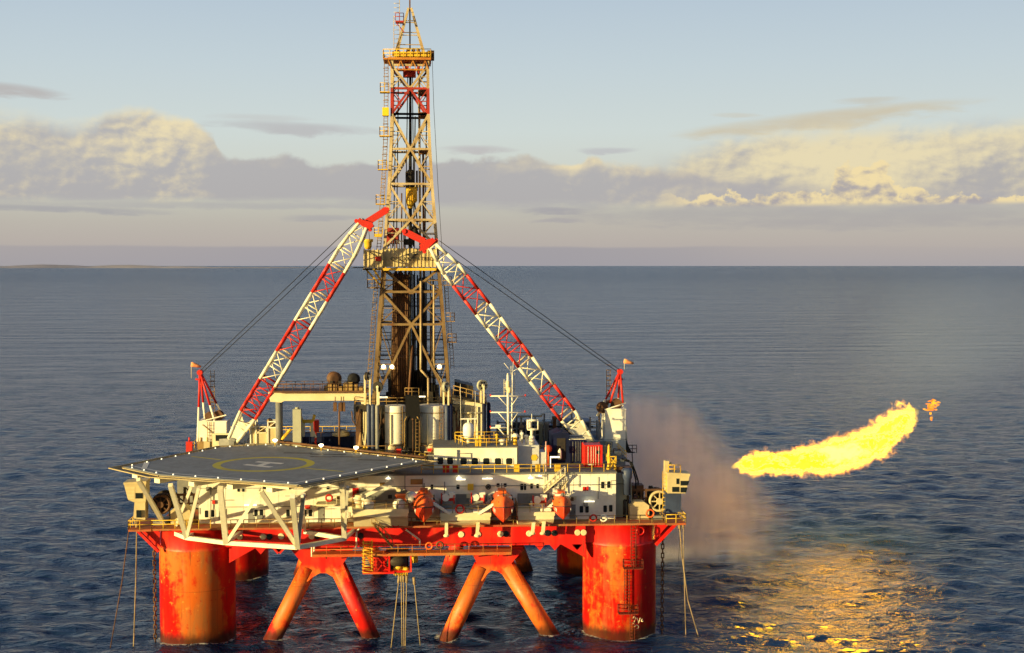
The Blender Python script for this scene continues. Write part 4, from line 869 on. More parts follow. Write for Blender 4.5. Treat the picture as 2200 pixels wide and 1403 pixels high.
for py_ in (612, 690, 735):                     # landings up the right leg
    p = corner(1, -1, py_) + V((.9, .5, 0)); b = MB(); b.box(p.x - .6, p.x + .8, p.y - .6, p.y + .8, p.z - .1, p.z); b.rail([(p.x - .5, p.y - .55, p.z), (p.x + .75, p.y - .55, p.z), (p.x + .75, p.y + .75, p.z)], 1.2, .05, .7)
    b.ladder(p + V((.2, 0, -4)), p, (.25, 0, 0), .04); b.build('landing', OCHRE, der)
# monkey board with its wind wall and lettering
zb, zt3 = lv(577), lv(536); yw = DY - 4.6; xl, xr = P(783, 560, yw).x, P(936, 560, yw).x; xm = P(822, 560, yw).x
mb_ = thing('wind_wall', 'tan wind wall round the derrick platform, lettered with the rig name and a dark arrowhead', 'wind wall', ((xl + xr) / 2, yw, zb))
PANEL = paint('tan_wind_panel', (.62, .52, .28), (.54, .43, .20), .25, .5)
b = MB(); b.box(xm, xr, yw, yw + .1, zb + .25, zt3 + .15)
for i in range(15): x = xm + (xr - xm) * i / 14; b.bar((x, yw - .06, zb + .2), (x, yw - .06, zt3 + .2), .1)
b.box(xm, xr, yw - .05, yw - .005, (zb + zt3) / 2 - .06, (zb + zt3) / 2 + .06); b.build('panel', PANEL, mb_)
b = MB(); b.box(xr - .1, xr, yw + .1, DY + 4.5, zb + .25, zt3 + .15); b.box(xm, xr, DY + 4.5, DY + 4.6, zb + .25, zt3 + .15); b.build('panel', PANEL, mb_)
b = MB(); b.box(xl, xm - .05, yw - .9, yw - .8, zb + .1, zt3 - .1); b.box(xl - .1, xl, yw - .9, DY + 1, zb + .1, zt3)
for i in range(5): x = xl + (xm - xl) * i / 4; b.bar((x, yw - .95, zb), (x, yw - .95, zt3 + .1), .12)
b.build('side_panel', PANEL, mb_)
b = MB(); b.box(xl - .2, xr + .1, yw - 1.0, yw + 1.6, zb - .22, zb + .05); b.box(xl - .2, xm + .4, yw - 1, DY + 1, zb - .2, zb + .04); b.box(xm, xr, yw - 1.04, yw - 1.0, zb - .3, zb + .08); b.build('platform', YELL, mb_)
b = MB(); xx = P(800, 1, yw).x; b.lathe([(.35, 0), (.55, .4), (.55, 1.0), (.75, 1.15), (.75, 1.5)], (xx - .8, yw - .2, zt3), k=10); b.bar((xx, yw - 1, zb), (xm, DY - 3.9, lv(610)), .25); b.bar((xl + .3, yw - .5, zb - .2), (xm + .2, DY - 4.2, lv(622)), .25); b.build('davit_post', YELL, mb_)
b = MB(); q = P(797, 602, yw); b.box(q.x - .5, q.x + 1.6, yw - .6, yw + .7, q.z - 1.2, q.z - 1.05); b.rail([(q.x - .5, yw - .6, q.z - 1.1), (q.x + 1.6, yw - .6, q.z - 1.1)], 1.2, .05, .7); b.rail([(q.x - .5, yw - .6, q.z - 1.1), (q.x - .5, yw + .7, q.z - 1.1)], 1.2, .05, .7); b.tube((q.x - .5, yw - .6, q.z - 1.1), (q.x - .5, yw - .6, zb - .1), .05, 5); b.tube((q.x + 1.6, yw - .6, q.z - 1.1), (q.x + 1.6, yw - .6, zb - .1), .05, 5); b.build('hanging_basket', OCHRE, mb_)
b = MB(); b.tube(P(757, 575, yw), P(784, 575, yw), .07, 5); b.build('boom_rod', ROPE, mb_)
b = MB(); q = P(813, 556, yw); b.box(q.x - .42, q.x + .42, yw - 1.04, yw - .97, q.z - .35, q.z + .35); b.build('sign_plate', CRED, mb_)
b = MB(); q = P(885, 548, yw); b.prism([(q.x - .95, yw - .14, q.z + .15), (q.x - .3, yw - .14, q.z - .25), (q.x, yw - .14, q.z - .62), (q.x + .3, yw - .14, q.z - .25), (q.x + .95, yw - .14, q.z + .15), (q.x + .3, yw - .14, q.z + .25), (q.x, yw - .14, q.z + .12), (q.x - .3, yw - .14, q.z + .25)], (0, .03, 0)); b.build('emblem', BLACK, mb_)
fc = bpy.data.curves.new('lettering', 'FONT'); fc.body = 'OCEAN PATRIOT'; fc.size = .80; fc.align_x = 'CENTER'; fc.extrude = .02; fc.space_character = 1.12
fo = bpy.data.objects.new('tmp', fc); col.objects.link(fo)
me = bpy.data.meshes.new_from_object(fo.evaluated_get(bpy.context.evaluated_depsgraph_get())); bpy.data.objects.remove(fo)
me.materials.clear(); me.materials.append(BLACK); lt = bpy.data.objects.new('lettering', me); col.objects.link(lt); lt.parent = mb_
q = P(889, 560, yw); lt.location = V((q.x, yw - .13, q.z)) - OFF[mb_.name]; lt.rotation_euler = (R(90), 0, 0)
b = MB(); zz = lv(508); b.box(P(802, 1, yw).x, P(818, 1, yw).x, yw - .3, yw + 1, zz - .1, zz); b.rail([(P(802, 1, yw).x, yw - .3, zz), (P(820, 1, yw).x, yw - .3, zz)], 1.2, .05, .7); b.rail([(P(802, 1, yw).x, yw - .3, zz), (P(802, 1, yw).x, yw + 1, zz)], 1.2, .05, .7); b.box(P(802, 1, yw).x, P(818, 1, yw).x, yw - .34, yw - .3, zz, zz + .35); b.build('upper_landing', YELL, mb_)
# racked pipe inside the derrick
zf = lv(868) + .3
for i in range(26):
    x = P(842, 700, DY - 2).x + (i % 9) * .27 + (.1 if (i // 9) % 2 else 0); y = DY - 2.6 + (i // 9) * .5; h = lv(588) - zf + random.uniform(-.3, .6)
    b = MB(); b.tube((x, y, zf), (x + .25, y + .2, zf + h), .115, 7)
    for f in (.33, .66): q = V((x, y, zf)).lerp(V((x + .25, y + .2, zf + h)), f); b.tube(q, q + V((0, 0, .45)), .15, 7)
    one(b, 'drill_pipe', BROWN, 'brown drill pipe stand racked upright in the left half of the derrick', 'drill pipe', 'drill pipe racked in the left half of the derrick', (x, y, zf))
for i in range(18):
    x = P(897, 700, DY - 2).x + (i % 6) * .26; y = DY - .6 + (i // 6) * .5; h = lv(600) - zf + random.uniform(-.3, .6)
    b = MB(); b.tube((x, y, zf), (x, y, zf + h), .12, 7)
    one(b, 'drill_collar', DARK, 'dark drill collar stand racked upright in the right half of the derrick', 'drill collar', 'drill collars racked in the right half of the derrick', (x, y, zf))
b = MB(); p, q = P(877, 860, DY - 5), P(886, 742, DY - 4); b.tube(p, q, .17, 8); one(b, 'tugger_pole', BROWN, 'thin orange-brown pole leaning against the derrick front', 'pole')
# pipes, rails and the travelling gear inside
for px_, a, c_, kx, mt, nm in ((902, 140, 700, 4, STEEL, 'guide_rail'), (911, 320, 880, 0, BROWN, 'guide_rail')):
    b = MB(); b.bar(P(px_ + 2, c_, DY + .5), P(px_ - 2, a, DY + .5), .34); b.build(nm, mt, der)
b = MB(); b.path([P(904, 604, DY - 4.6), P(904, 735, DY - 5.1), P(904, 795, DY - 5.4), P(920, 812, DY - 5.6), P(920, 872, DY - 5.8)], .16, 8); b.path([P(932, 612, DY - 4.4), P(932, 795, DY - 5.2), P(948, 815, DY - 5.4), P(948, 860, DY - 5.6)], .14, 8); b.build('standpipe', STEEL, der)
b = MB()
for px_ in (866, 877, 880, 883, 886, 894): b.tube(P(px_, 856, DY + .4), P(881 + (px_ - 880) * .35, 160, DY + .2), .075, 5)
for px_, a, c_ in ((856, 160, 520), (892, 250, 530), (917, 200, 530), (849, 320, 530)): b.tube(P(px_, a, DY + 2), P(px_ - 4, c_, DY + 2), .09, 5)
b.build('drilling_line', ROPE, der)
b = MB()
for px_, a, c_ in ((863, 415, 575), (868, 470, 575), (852, 500, 640), (925, 560, 870)): b.tube(P(px_, a, DY + 1), P(px_, c_, DY + 1), .12, 6)
b.build('stand_pipe_stub', BROWN, der)
b = MB()
for i in range(34):
    x = P(random.uniform(838, 936), 700, DY).x; y = DY + random.uniform(-3.4, 4.2); z1 = random.choice((lv(590), lv(640), lv(600), lv(700), lv(760))) ; z0 = zf - .3
    b.tube((x, y, z0), (x * .92 + .02, y, z1), random.choice((.05, .07, .09, .13)), 5)
b.build('service_line', DARK, der)
b = MB()
for py_ in (820, 770, 735, 660):
    z = lv(py_); h = hwp(py_) - .3; b.box(DX - h, DX + h, DY + 1.5, DY + h, z - .12, z); b.rail([(DX - h, DY + 1.5, z), (DX + h, DY + 1.5, z)], 1.1, .05, 1.4)
b.build('inner_platform', DARK, der)
trv = thing('top_drive', 'yellow and black top drive hanging in the middle of the derrick above the wind wall', 'top drive', P(884, 460, DY))
b = MB(); q = P(882, 384, DY); b.box(q.x - .75, q.x + .65, DY - .6, DY + .6, q.z - 1.2, q.z + 1.0); b.lathe([(.6, -.5), (.6, .5)], (q.x, DY, q.z + .8), (0, 1, 0), 18); b.box(q.x + .8, q.x + 1.1, DY - .3, DY + .3, q.z - 1.8, q.z + 1.2); b.build('travelling_block', DARK, trv)
b = MB(); q0, q1 = P(881, 400, DY), P(881, 450, DY); b.lathe([(.42, 0), (.6, -.5), (.55, -2.6), (.35, -3.4)], q0, k=14); b.lathe([(.2, .2), (.38, 0), (.38, -1.9), (.18, -2.2)], P(891, 404, DY - .3), k=12); b.build('motor_body', YELL, trv)
b = MB(); b.tube(P(881, 448, DY), P(881, 530, DY), .16, 8); b.cbox(P(882, 468, DY), .9, .8, .9); b.cbox(P(890, 495, DY), 1.0, .8, 1.2); b.cbox(P(878, 520, DY), 1.4, .8, .9); b.build('pipe_handler', DARK, trv)
b = MB(); b.path([P(890, 480, DY), P(902, 510, DY - .5), P(912, 525, DY - .8), P(915, 540, DY)], .12, 7); b.path([P(888, 420, DY), P(896, 470, DY - .5), P(897, 505, DY)], .1, 7); b.build('kelly_hose', ROPE, trv)
b = MB(); q = P(884, 152, DY); b.cbox((q.x - .3, DY, q.z - .4), 1.9, 1.6, 1.1); b.cbox((q.x - .7, DY, q.z + 1.0), .6, 1.2, 1.6); b.cbox((q.x + 1.0, DY, q.z + .6), .35, 1.2, 2.2); one(b, 'crown_winch', DRED, 'dark red winch hanging just below the crown platform', 'winch')
for py_, lab in ((200, 'upper'), (248, 'middle'), (325, 'lower')):
    q = P(910, py_, DY - 1); b = MB(); b.lathe([(.5, -.7), (.5, .7)], q, (1, 0, 0), 16); b.cbox(q, .9, 1.2, .5); b.build('bracket_drum', BROWN, der)
t = thing('racking_arm', 'dark red pipe racking machine inside the derrick above the wind wall', 'racking machine', P(845, 530, DY - 1))
b = MB(); q = P(843, 507, DY - 1); b.cbox(q, 2.0, 1.6, 2.4); b.build('carriage', DRED, t)
b = MB()
for i in range(6): x = P(838 + i * 5, 524, DY - 2).x; b.tube((x, DY - 2, lv(540)), (x, DY - 2, lv(516)), .08, 6); b.tube((x, DY - 2, lv(516)), (x + .3, DY - 1, lv(519)), .07, 5)
b.build('finger', WHITE, t)
b = MB(); b.path([P(928, 108, DY - 2), P(932, 230, DY - 6), P(941, 400, DY - 8), P(951, 560, DY - 6), P(968, 850, DY - 6)], .035, 5); one(b, 'guy_wire', ROPE, 'thin dark wire running down past the right side of the derrick', 'wire', None, tuple(P(968, 850, DY - 6)))
for x, y in ((824, 788), (842, 788), (944, 788)):
    q = P(x, y, DY - 5.3); t = thing('derrick_lamp', 'lit round lamp on the lower derrick, %s' % {824: 'left of the pair at the left leg', 842: 'right of the pair at the left leg', 944: 'single yellow one near the right leg'}[x], 'lamp', q, 'lamps on the lower derrick')
    b = MB(); b.lathe([(.1, -.15), (.3, 0), (.28, .15), (.1, .2)], q, (.2, -1, 0), 12); b.build('lens', LAMP, t); b = MB(); b.tube(q, q + V((0, .8, .2)), .06, 5); b.cbox(q + V((0, .3, -.3)), .9, .3, .2); b.build('bracket', STEEL, t)

# ------------------------------------------------------------------ drill floor and everything below it
sub = thing('drill_floor', 'dark drill floor on a steel substructure carrying the derrick', 'drill floor', (DX, DY, ZU))
zd = lv(868)
b = MB(); b.box(-8.2, 7.5, DY - 7.5, DY + 9, zd - .9, zd - .02); b.build('floor_slab', DARK, sub)
b = MB()
for x in (-7.6, -3, 2.5, 7):
    for y in (DY - 6.5, DY, DY + 7): b.bar((x, y, ZU), (x, y, zd - .9), .7)
b.bar((-7.6, DY - 6.5, ZU), (-3, DY - 6.5, zd - 1), .4); b.bar((7, DY - 6.5, ZU), (2.5, DY - 6.5, zd - 1), .4); b.build('support_leg', BROWN, sub)
b = MB(); b.box(-7.8, 7.2, DY + 1, DY + 8.6, ZU, zd - .9); b.build('rear_bulkhead', DARK, sub)
b = MB(); b.rail([(-8.1, DY - 7.4, zd), (7.4, DY - 7.4, zd), (7.4, DY, zd)], 1.1, .05, 1.6); b.rail([(-8.1, DY - 7.4, zd), (-8.1, DY, zd)], 1.1, .05, 1.6); b.build('railing', OCHRE, sub)
b = MB()
for i in range(16):
    x = random.uniform(-4.5, 5.5); y = random.uniform(DY - 5, DY + 4); h = random.uniform(.8, 2.6); b.box(x, x + random.uniform(.5, 1.6), y, y + 1, zd, zd + h)
b.box(-3.5, 3, DY + 2, DY + 5, zd, zd + 4.2); b.build('floor_machinery', DARK, sub)
b = MB(); q = P(905, 852, DY - 5); b.cbox(q, 1.2, .15, .2); b.cbox(P(823, 854, DY - 6), 1.3, .15, .25); b.build('strip_light', TUBEL, sub)
# pipe skate / dark vertical ramp in front
t = thing('riser_ramp', 'tall black ramp tower standing in front of the white tanks', 'ramp tower', (P(885, 1, 9.5).x, 9.5, ZU))
b = MB(); p0, p1, p2, p3 = P(870, 850, 9.5), P(900, 850, 9.5), P(900, 985, 9.5), P(870, 985, 9.5); b.prism([p0, p1, P(902, 880, 9.5), V((P(897, 1, 9.5).x, 9.5, ZU)), V((P(870, 1, 9.5).x, 9.5, ZU)), P(872, 880, 9.5)], (0, 1.6, 0)); b.build('tower', BLACKST, t)
b = MB(); b.rail([V((p0.x, 9.45, p0.z)), V((p1.x, 9.45, p1.z))], 1.1, .05, .8); b.build('railing', OCHRE, t)
b = MB(); b.ladder(P(897, 985, 9.3), P(897, 900, 9.3), (.25, 0, 0)); b.build('ladder', OCHRE, t)
b = MB(); b.path([P(869, 960, 9.2), P(869, 905, 9.2), P(874, 895, 9.2)], .08, 6); b.path([P(902, 960, 9.2), P(902, 905, 9.2), P(896, 895, 9.2)], .08, 6); b.build('guard_bar', OCHRE, t)
b = MB(); b.tube(P(887, 978, 8.5), P(887, 905, 8.5), .06, 6); b.ball(P(887, 901, 8.5), .18); one(b, 'marker_pole', BROWN, 'thin brown pole with a round knob before the black ramp tower', 'pole')
def tank(px0, px1, py0, Y, lab, extra=True):
    a, c_ = P(px0, py0, Y), P(px1, py0, Y); r_ = (c_.x - a.x) / 2; cx = (a.x + c_.x) / 2; t = thing('mud_tank', lab, 'tank', (cx, Y + r_, ZU), 'white tanks below the derrick')
    b = MB(); b.lathe([(r_ * .8, 0), (r_, .5), (r_, a.z - ZU - .1), (r_ * .96, a.z - ZU)], (cx, Y + r_, ZU), k=36); b.build('shell', WALL, t)
    b = MB()
    for z in (ZU + 2.2, a.z - 1.0): b.torus((cx, Y + r_, z), r_ + .03, .06, (0, 0, 1), 36, 6)
    b.ladder((cx + r_ * .55, Y + .2, ZU), (cx + r_ * .55, Y + .2, a.z), (.25, 0, 0), .045); b.build('ladder', OCHRE, t)
    b = MB(); b.tube((cx - r_ * .4, Y - .1, ZU), (cx - r_ * .4, Y - .1, a.z - 1.2), .12, 7); b.tube((cx - r_ * .4, Y - .1, ZU + 2.2), (cx + r_ * .5, Y - .1, ZU + 2.2), .1, 7); b.build('pipe', CREAM, t)
    b = MB(); b.lathe([(.2, -.2), (.62, -.15), (.62, .15), (.2, .2)], (cx - .4, Y - .6, ZU + 1.7), (.4, -1, .1), 16); b.build('manhole', CREAM, t)
tank(826, 871, 873, 10.8, 'round white tank on the left of the black ramp tower'); tank(899, 962, 873, 10.8, 'round white tank on the right of the black ramp tower')
hs = thing('shaker_house', 'white house with a sloping dark roof right of the derrick foot', 'deck house', (P(1010, 1, 15).x, 18, ZU))
b = MB(); q = [P(974, 853, 14), P(1031, 865, 14), P(1044, 880, 14)]; b.prism([(q[0].x, 14, ZU), (q[2].x, 14, ZU), (q[2].x, 14, q[1].z - .3), (q[0].x, 14, q[0].z)], (0, 9, 0)); b.build('wall', CREAM, hs)
b = MB(); b.prism([(q[0].x - .2, 13.8, q[0].z), (q[2].x + .2, 13.8, q[1].z - .35), (q[2].x + .2, 13.8, q[1].z + .05), (q[0].x - .2, 13.8, q[0].z + .4)], (0, 9.4, 0)); b.prism([(q[0].x + .3, 16, q[0].z + .4), (q[0].x + 3, 16, q[0].z + .2), (q[0].x + 3, 16, q[0].z + 1.4), (q[0].x + .3, 16, q[0].z + 2.1)], (0, 5, 0)); b.build('roof', DARK, hs)
b = MB(); b.rail([(q[0].x, 13.9, q[0].z + .4), (q[2].x, 13.9, q[1].z)], 1.3, .06, 1.0); b.build('railing', OCHRE, hs)
b = MB()
for k in range(4): x = q[0].x + .7 + k * .95; b.tube((x, 13.85, ZU), (x, 13.85, q[1].z - .6), .13, 7)
b.tube((q[0].x, 13.8, q[1].z - 1.5), (q[2].x, 13.8, q[1].z - 1.5), .14, 7); b.build('pipe', CREAM, hs)
def bottle(px_, py0, py1, wpx, Y, lab, mt):
    p = P(px_, py0, Y); r_ = wpx * (Y - CAM.y) / F / 2; b = MB(); b.lathe([(r_ * .8, 0), (r_, .2), (r_, p.z - ZU - .4), (r_ * .7, p.z - ZU - .1), (r_ * .3, p.z - ZU)], (p.x, Y, ZU), k=18)
    o = thing('tensioner_cylinder', lab, 'tensioner', (p.x, Y, ZU), 'tensioner cylinders round the derrick foot'); b.build('barrel', mt, o); return o
for x, a, c_, w_, Y, lab, mt in ((960, 868, 945, 9, 9.6, 'slim navy tensioner cylinder, left of the pair below the front sheave', BLUEGREY), (968, 868, 945, 9, 9.8, 'slim navy tensioner cylinder, right of the pair below the front sheave', BLUE), (1040, 862, 935, 9, 12, 'navy tensioner cylinder under the right sheave, near the mast', BLUE),
                                (1050, 864, 935, 8, 12.6, 'dark tensioner cylinder just right of the right sheave post', BLUE), (792, 868, 950, 9, 10.5, 'grey tensioner cylinder, leftmost by the gantry foot', BLUEGREY), (801, 868, 950, 9, 10.3, 'grey tensioner cylinder, second from the gantry foot', BLUEGREY), (810, 868, 950, 8, 10.1, 'grey tensioner cylinder beside the left white tank', GREY)):
    bottle(x, a, c_, w_, Y, lab, mt)
def sheave(px_, py_, wpx, Y, foot, lab, mt, flat=.6):
    c0 = P(px_, py_, Y); r_ = wpx * (Y - CAM.y) / F / 2; t = thing('sheave_wheel', lab, 'sheave', (c0.x, Y, P(px_, foot, Y).z), 'sheave wheels round the derrick foot'); ax = (math.sin(flat), -math.cos(flat), 0)
    b = MB(); b.lathe([(r_, -.22), (r_, -.14), (r_ * .9, -.05), (r_ * .9, .05), (r_, .14), (r_, .22)], c0, ax, 28); b.build('wheel', mt, t)
    b = MB()
    A = V(ax); x_ = A.cross(V((0, 0, 1))).normalized(); z_ = V((0, 0, 1))
    for i in range(6): a = 6.28319 * i / 6; b.lathe([(r_ * .2, 0), (r_ * .2, .03)], c0 + (x_ * math.cos(a) + z_ * math.sin(a)) * r_ * .58 + A * .215, ax, 10)
    b.build('spoke_opening', DARK, t)
    b = MB()
    for s_ in (-1, 1): b.bar(c0 + A * .4 * s_, V((c0.x, Y, P(px_, foot, Y).z)) + A * .4 * s_, .25)
    b.lathe([(.2, -.45), (.2, .45)], c0, ax, 10); b.build('fork', CREAM, t)
sheave(958, 831, 24, 9.6, 870, 'pale sheave wheel on the right front corner of the derrick foot', PATINA, 1.0); sheave(1036, 828, 24, 12, 866, 'pale five-holed sheave wheel on a tall fork left of the mast', PATINA, .5)
sheave(812, 831, 22, 10.3, 870, 'black sheave wheel at the left foot of the derrick', DARK, -.2); sheave(789, 808, 18, 12, 870, 'small dark sheave wheel above the gantry end', DARK, 1.2)

for i in range(16):
    x = random.uniform(-8, 7.5); y = DY - 7.7; z = zd + random.uniform(-.8, .3); L = random.uniform(2.0, 5.5); dx_ = random.uniform(-1.5, 1.5)
    b = MB(); b.path([(x, y, z), (x + dx_ * .2, y - .25, z - L * .6), (x + dx_ * .5, y - .3, z - L), (x + dx_, y - .2, z - L * .7), (x + dx_ * 1.2, y, z - .3)], random.choice((.05, .07, .1)), 6)
    one(b, 'hanging_hose', (ROPE, BROWN, DARK)[i % 3], 'looped hose hanging from the front edge of the drill floor', 'hose', 'hoses looped below the drill floor edge', (x, y, z))
# ------------------------------------------------------------------ pipe gantry left of the derrick
YG = 15.0
t = thing('pipe_gantry', 'long tan gantry beam on a grey post and a tapered leg, left of the derrick', 'gantry', (P(680, 1, YG).x, YG, ZU))
a, c_ = P(576, 850, YG), P(787, 850, YG); zA, zB = P(680, 842, YG).z, P(680, 861, YG).z
b = MB(); b.prism([(a.x, YG, zA), (c_.x, YG, zA), (c_.x, YG, zB), (P(604, 1, YG).x, YG, zB), (P(597, 1, YG).x, YG, zB - .25), (a.x + .3, YG, zB - .1)], (0, 1.3, 0)); b.build('beam', CREAM, t)
b = MB(); b.box(a.x + .8, c_.x + .5, YG - 1.2, YG + 3.5, zA, zA + .22); b.rail([(a.x + 1, YG - 1.1, zA + .2), (c_.x, YG - 1.1, zA + .2)], 1.1, .045, 1.3); b.rail([(a.x + 1, YG + 3.3, zA + .2), (c_.x, YG + 3.3, zA + .2)], 1.1, .045, 1.3); b.build('walkway', BROWN, t)
b = MB(); b.tube((P(591, 1, YG).x, YG + .6, ZU), (P(591, 1, YG).x, YG + .6, zB), .48, 16); b.tube((P(596, 1, YG).x, YG + 1.2, ZU), (P(596, 1, YG).x, YG + 1.2, zB), .2, 10); b.build('post', GREY, t)
b = MB(); b.prism([(P(770, 1, YG).x, YG, zB), (P(788, 1, YG).x, YG, zB), (P(788, 1, YG).x, YG, P(1, 885, YG).z), (P(778, 1, YG).x, YG, ZU), (P(773, 1, YG).x, YG, ZU), (P(776, 1, YG).x, YG, P(1, 890, YG).z)], (0, 1.2, 0)); b.build('tapered_leg', CREAM, t)
b = MB()
for x in (720, 733, 738): b.cbox(P(x, 874, YG), .5, .5, 1.3); b.tube(P(x, 868, YG), P(x, 852, YG), .05, 5)
b.tube(P(729, 960, YG), P(729, 866, YG), .14, 7); b.build('hoist_block', BROWN, t)
b = MB(); x0 = P(700, 1, YG).x
for i in range(7): x = x0 + i * .75; h = random.uniform(.6, 1.3); b.box(x, x + .55, YG - .5, YG + 2, zA + .2, zA + .2 + h)
b.build('drive_unit', OCHRE, t)
q = P(718, 813, YG + 1); b = MB(); b.lathe([(.35, -.6), (1.0, -.6), (1.0, -.5), (.5, -.45), (.5, .45), (1.0, .5), (1.0, .6), (.35, .6)], q, (.3, -1, 0), 26); b.bar(q, V((q.x, q.y, zA + .2)), .5); one(b, 'hose_reel', BROWN, 'rusty brown hose reel on top of the tan gantry', 'reel', 'reels on the gantry')
q = P(760, 814, YG + 1); b = MB(); b.lathe([(.3, -.5), (.85, -.5), (.85, .5), (.3, .5)], q, (.3, -1, 0), 24); b.bar(q, V((q.x, q.y, zA + .2)), .5); one(b, 'hose_reel', ROPE, 'black hose reel on top of the tan gantry', 'reel', 'reels on the gantry')
b = MB()
for i in range(9): q = P(700 + i * 6, 828 - 5 * (i % 3), YG + .5); b.cbox((q.x, q.y, (q.z + zA) / 2), .45, .6, q.z - zA)
one(b, 'gantry_engine', DARK, 'dark engine parts between the two reels on the gantry', 'engine')

# ------------------------------------------------------------------ bridge house and what stands on its roof
YB = 2.2
br = thing('bridge_house', 'low white bridge house with a row of dark square windows on the upper deck', 'deck house', (P(1020, 1, YB).x, YB + 4, ZU))
xa, xb = P(930, 1, YB).x, P(1111, 1, YB).x; zr = P(1000, 962, YB).z; xm_ = P(980, 1, YB).x
b = MB(); b.box(xa, xb, YB, YB + 8, ZU, zr); b.box(xa, xm_, YB - .3, YB, ZU, zr - .25); b.build('wall', WALL, br)
b = MB(); b.box(xa - .15, xb + .15, YB - .2, YB + 8.1, zr, zr + .14); b.build('roof', DECK, br)
for x in (946, 967): win(x, 990, 13, 15, YB - .3, br)
for x in (996, 1020, 1045, 1070, 1094): win(x, 991, 14, 14, YB, br)
b = MB(); b.path([P(988, 974, YB - .1), P(1012, 974, YB - .1), P(1012, 985, YB - .1)], .05, 5); b.build('wall_pipe', GREY, br)
b = MB(); b.rail([(P(978, 1, YB).x, YB + 4.5, zr + .14), (P(1000, 1, YB).x, YB + .2, zr + .14), (xb, YB + .2, zr + .14), (xb, YB + 7.5, zr + .14)], 1.1, .05, 1.4); b.rail([(P(978, 1, YB).x, YB + 7.6, zr + .14), (xb, YB + 7.6, zr + .14)], 1.1, .05, 1.4); b.build('railing', YELL, br)
b = MB(); x1, x2 = P(1113, 1, YB + 1.5).x, P(1159, 1, YB + 1.5).x; zz = P(1130, 957, YB + 1.5).z; b.box(x1, x2, YB + 1.5, YB + 8, ZU, zz); b.box(x2, x2 + .9, YB + 1.7, YB + 5, ZU, zz - 1.0)
an = one(b, 'annex_house', paint('grey_white_annex', (.55, .56, .55), (.48, .49, .48), .12, .5), 'plain grey-white annex with a yellow marked panel, right of the bridge house', 'deck house')
b = MB(); q = P(1148, 983, YB + 1.4); b.lathe([(.5, 0), (.5, .05)], (q.x, YB + 1.47, q.z), (0, -1, 0), 6); one(b, 'hazard_panel', YELL, 'yellow hexagonal panel on the grey-white annex wall', 'panel')
zr += .14
def roofpt(px_, Y): return V((P(px_, 1, Y).x, Y, zr))
rd = thing('radome', 'white satellite radome with a bar antenna, on a short post on the bridge roof', 'radome', roofpt(1005, 6))
q = roofpt(1005, 6); zb_ = P(1005, 944, 6).z; zt_2 = P(1005, 908, 6).z; r_ = .78
b = MB(); b.tube(q, (q.x, 6, zb_), .26, 12); b.build('post', WHITE, rd)
b = MB(); b.lathe([(.3, zb_), (r_ * .75, zb_ + .15), (r_, zb_ + .7), (r_, zt_2 - .7), (r_ * .85, zt_2 - .25), (r_ * .45, zt_2 - .03), (.05, zt_2)], (q.x, 6, 0), k=28); b.build('dome', paint('radome_white', (.80, .80, .76), None, .02, .4, altfac=0, bump=0), rd)
b = MB(); z = P(1005, 901, 6).z; b.tube((q.x, 6, zt_2 - .2), (q.x, 6, z), .16, 8); b.box(q.x - 1.15, q.x + 1.15, 5.8, 6.1, z, z + .16); b.build('bar_antenna', WHITE, rd)
# radio mast
ms = thing('radio_mast', 'tall white twin-pole radio mast with three cross arms on the bridge roof', 'mast', roofpt(1092, 6)); q = roofpt(1092, 6)
b = MB(); b.tube(q, P(1091, 805, 6), .17, 10); b.tube(P(1099, 960, 7), P(1101, 805, 7), .10, 8); b.build('pole', WHITE, ms)
for py_, x0, x1 in ((851, 1053, 1130), (886, 1053, 1129), (919, 1053, 1092)):
    b = MB(); b.tube(P(x0, py_, 6), P(x1, py_, 6), .09, 7)
    for s_ in (x0, x1):
        if s_ != 1092: b.tube(P((s_ * .55 + 1092 * .45), py_ + 1, 6), P(1092 + (-2 if s_ < 1092 else 6), py_ + 22, 6), .06, 6)
    b.build('cross_arm', WHITE, ms)
    b = MB(); b.tube(P(x0 + 1, py_, 6), P(x0 + 1, py_ - 4, 6), .12, 6); b.tube(P(x1 - 1, py_, 6), P(x1 - 1, py_ - 4, 6), .12, 6); b.build('lamp', CRED, ms)
b = MB(); b.ladder(P(1103, 880, 7.2), P(1103, 800, 7.2), (.2, 0, 0), .04); b.ladder(P(1086, 850, 6.2), P(1086, 815, 6.2), (.2, 0, 0), .04); b.tube(P(1091, 805, 6), P(1091, 802, 6), .12, 6); b.tube(P(1091, 838, 6), P(1091, 818, 6), .3, 8); b.lathe([(.3, -.4), (.36, 0), (.3, .4)], P(1094, 838, 5.8), k=12); b.build('mast_fittings', CREAM, ms)
b = MB()
for x0, y0_, x1, y1_ in ((1098, 805, 1098, 786), (1101, 805, 1103, 776), (1098, 798, 1083, 780), (1102, 798, 1115, 790), (1073, 919, 1082, 935)): b.tube(P(x0, y0_, 7), P(x1, y1_, 7), .035, 5)
b.build('whip_antenna', WHITE, ms)
b = MB(); q = P(1070, 915, 6); b.cbox(q, .7, .5, .35); b.build('camera_box', WHITE, ms)
for x, h, lab in ((989, 120, 'left'), (1021, 105, 'right')):
    q = roofpt(x, 7); b = MB(); b.tube(q, P(x, 945 - h, 7), .03, 5); b.tube(q, q + V((0, 0, .8)), .08, 6); one(b, 'whip_aerial', WHITE, 'thin white whip aerial on the bridge roof, %s of the radome' % lab, 'aerial', None, tuple(q))
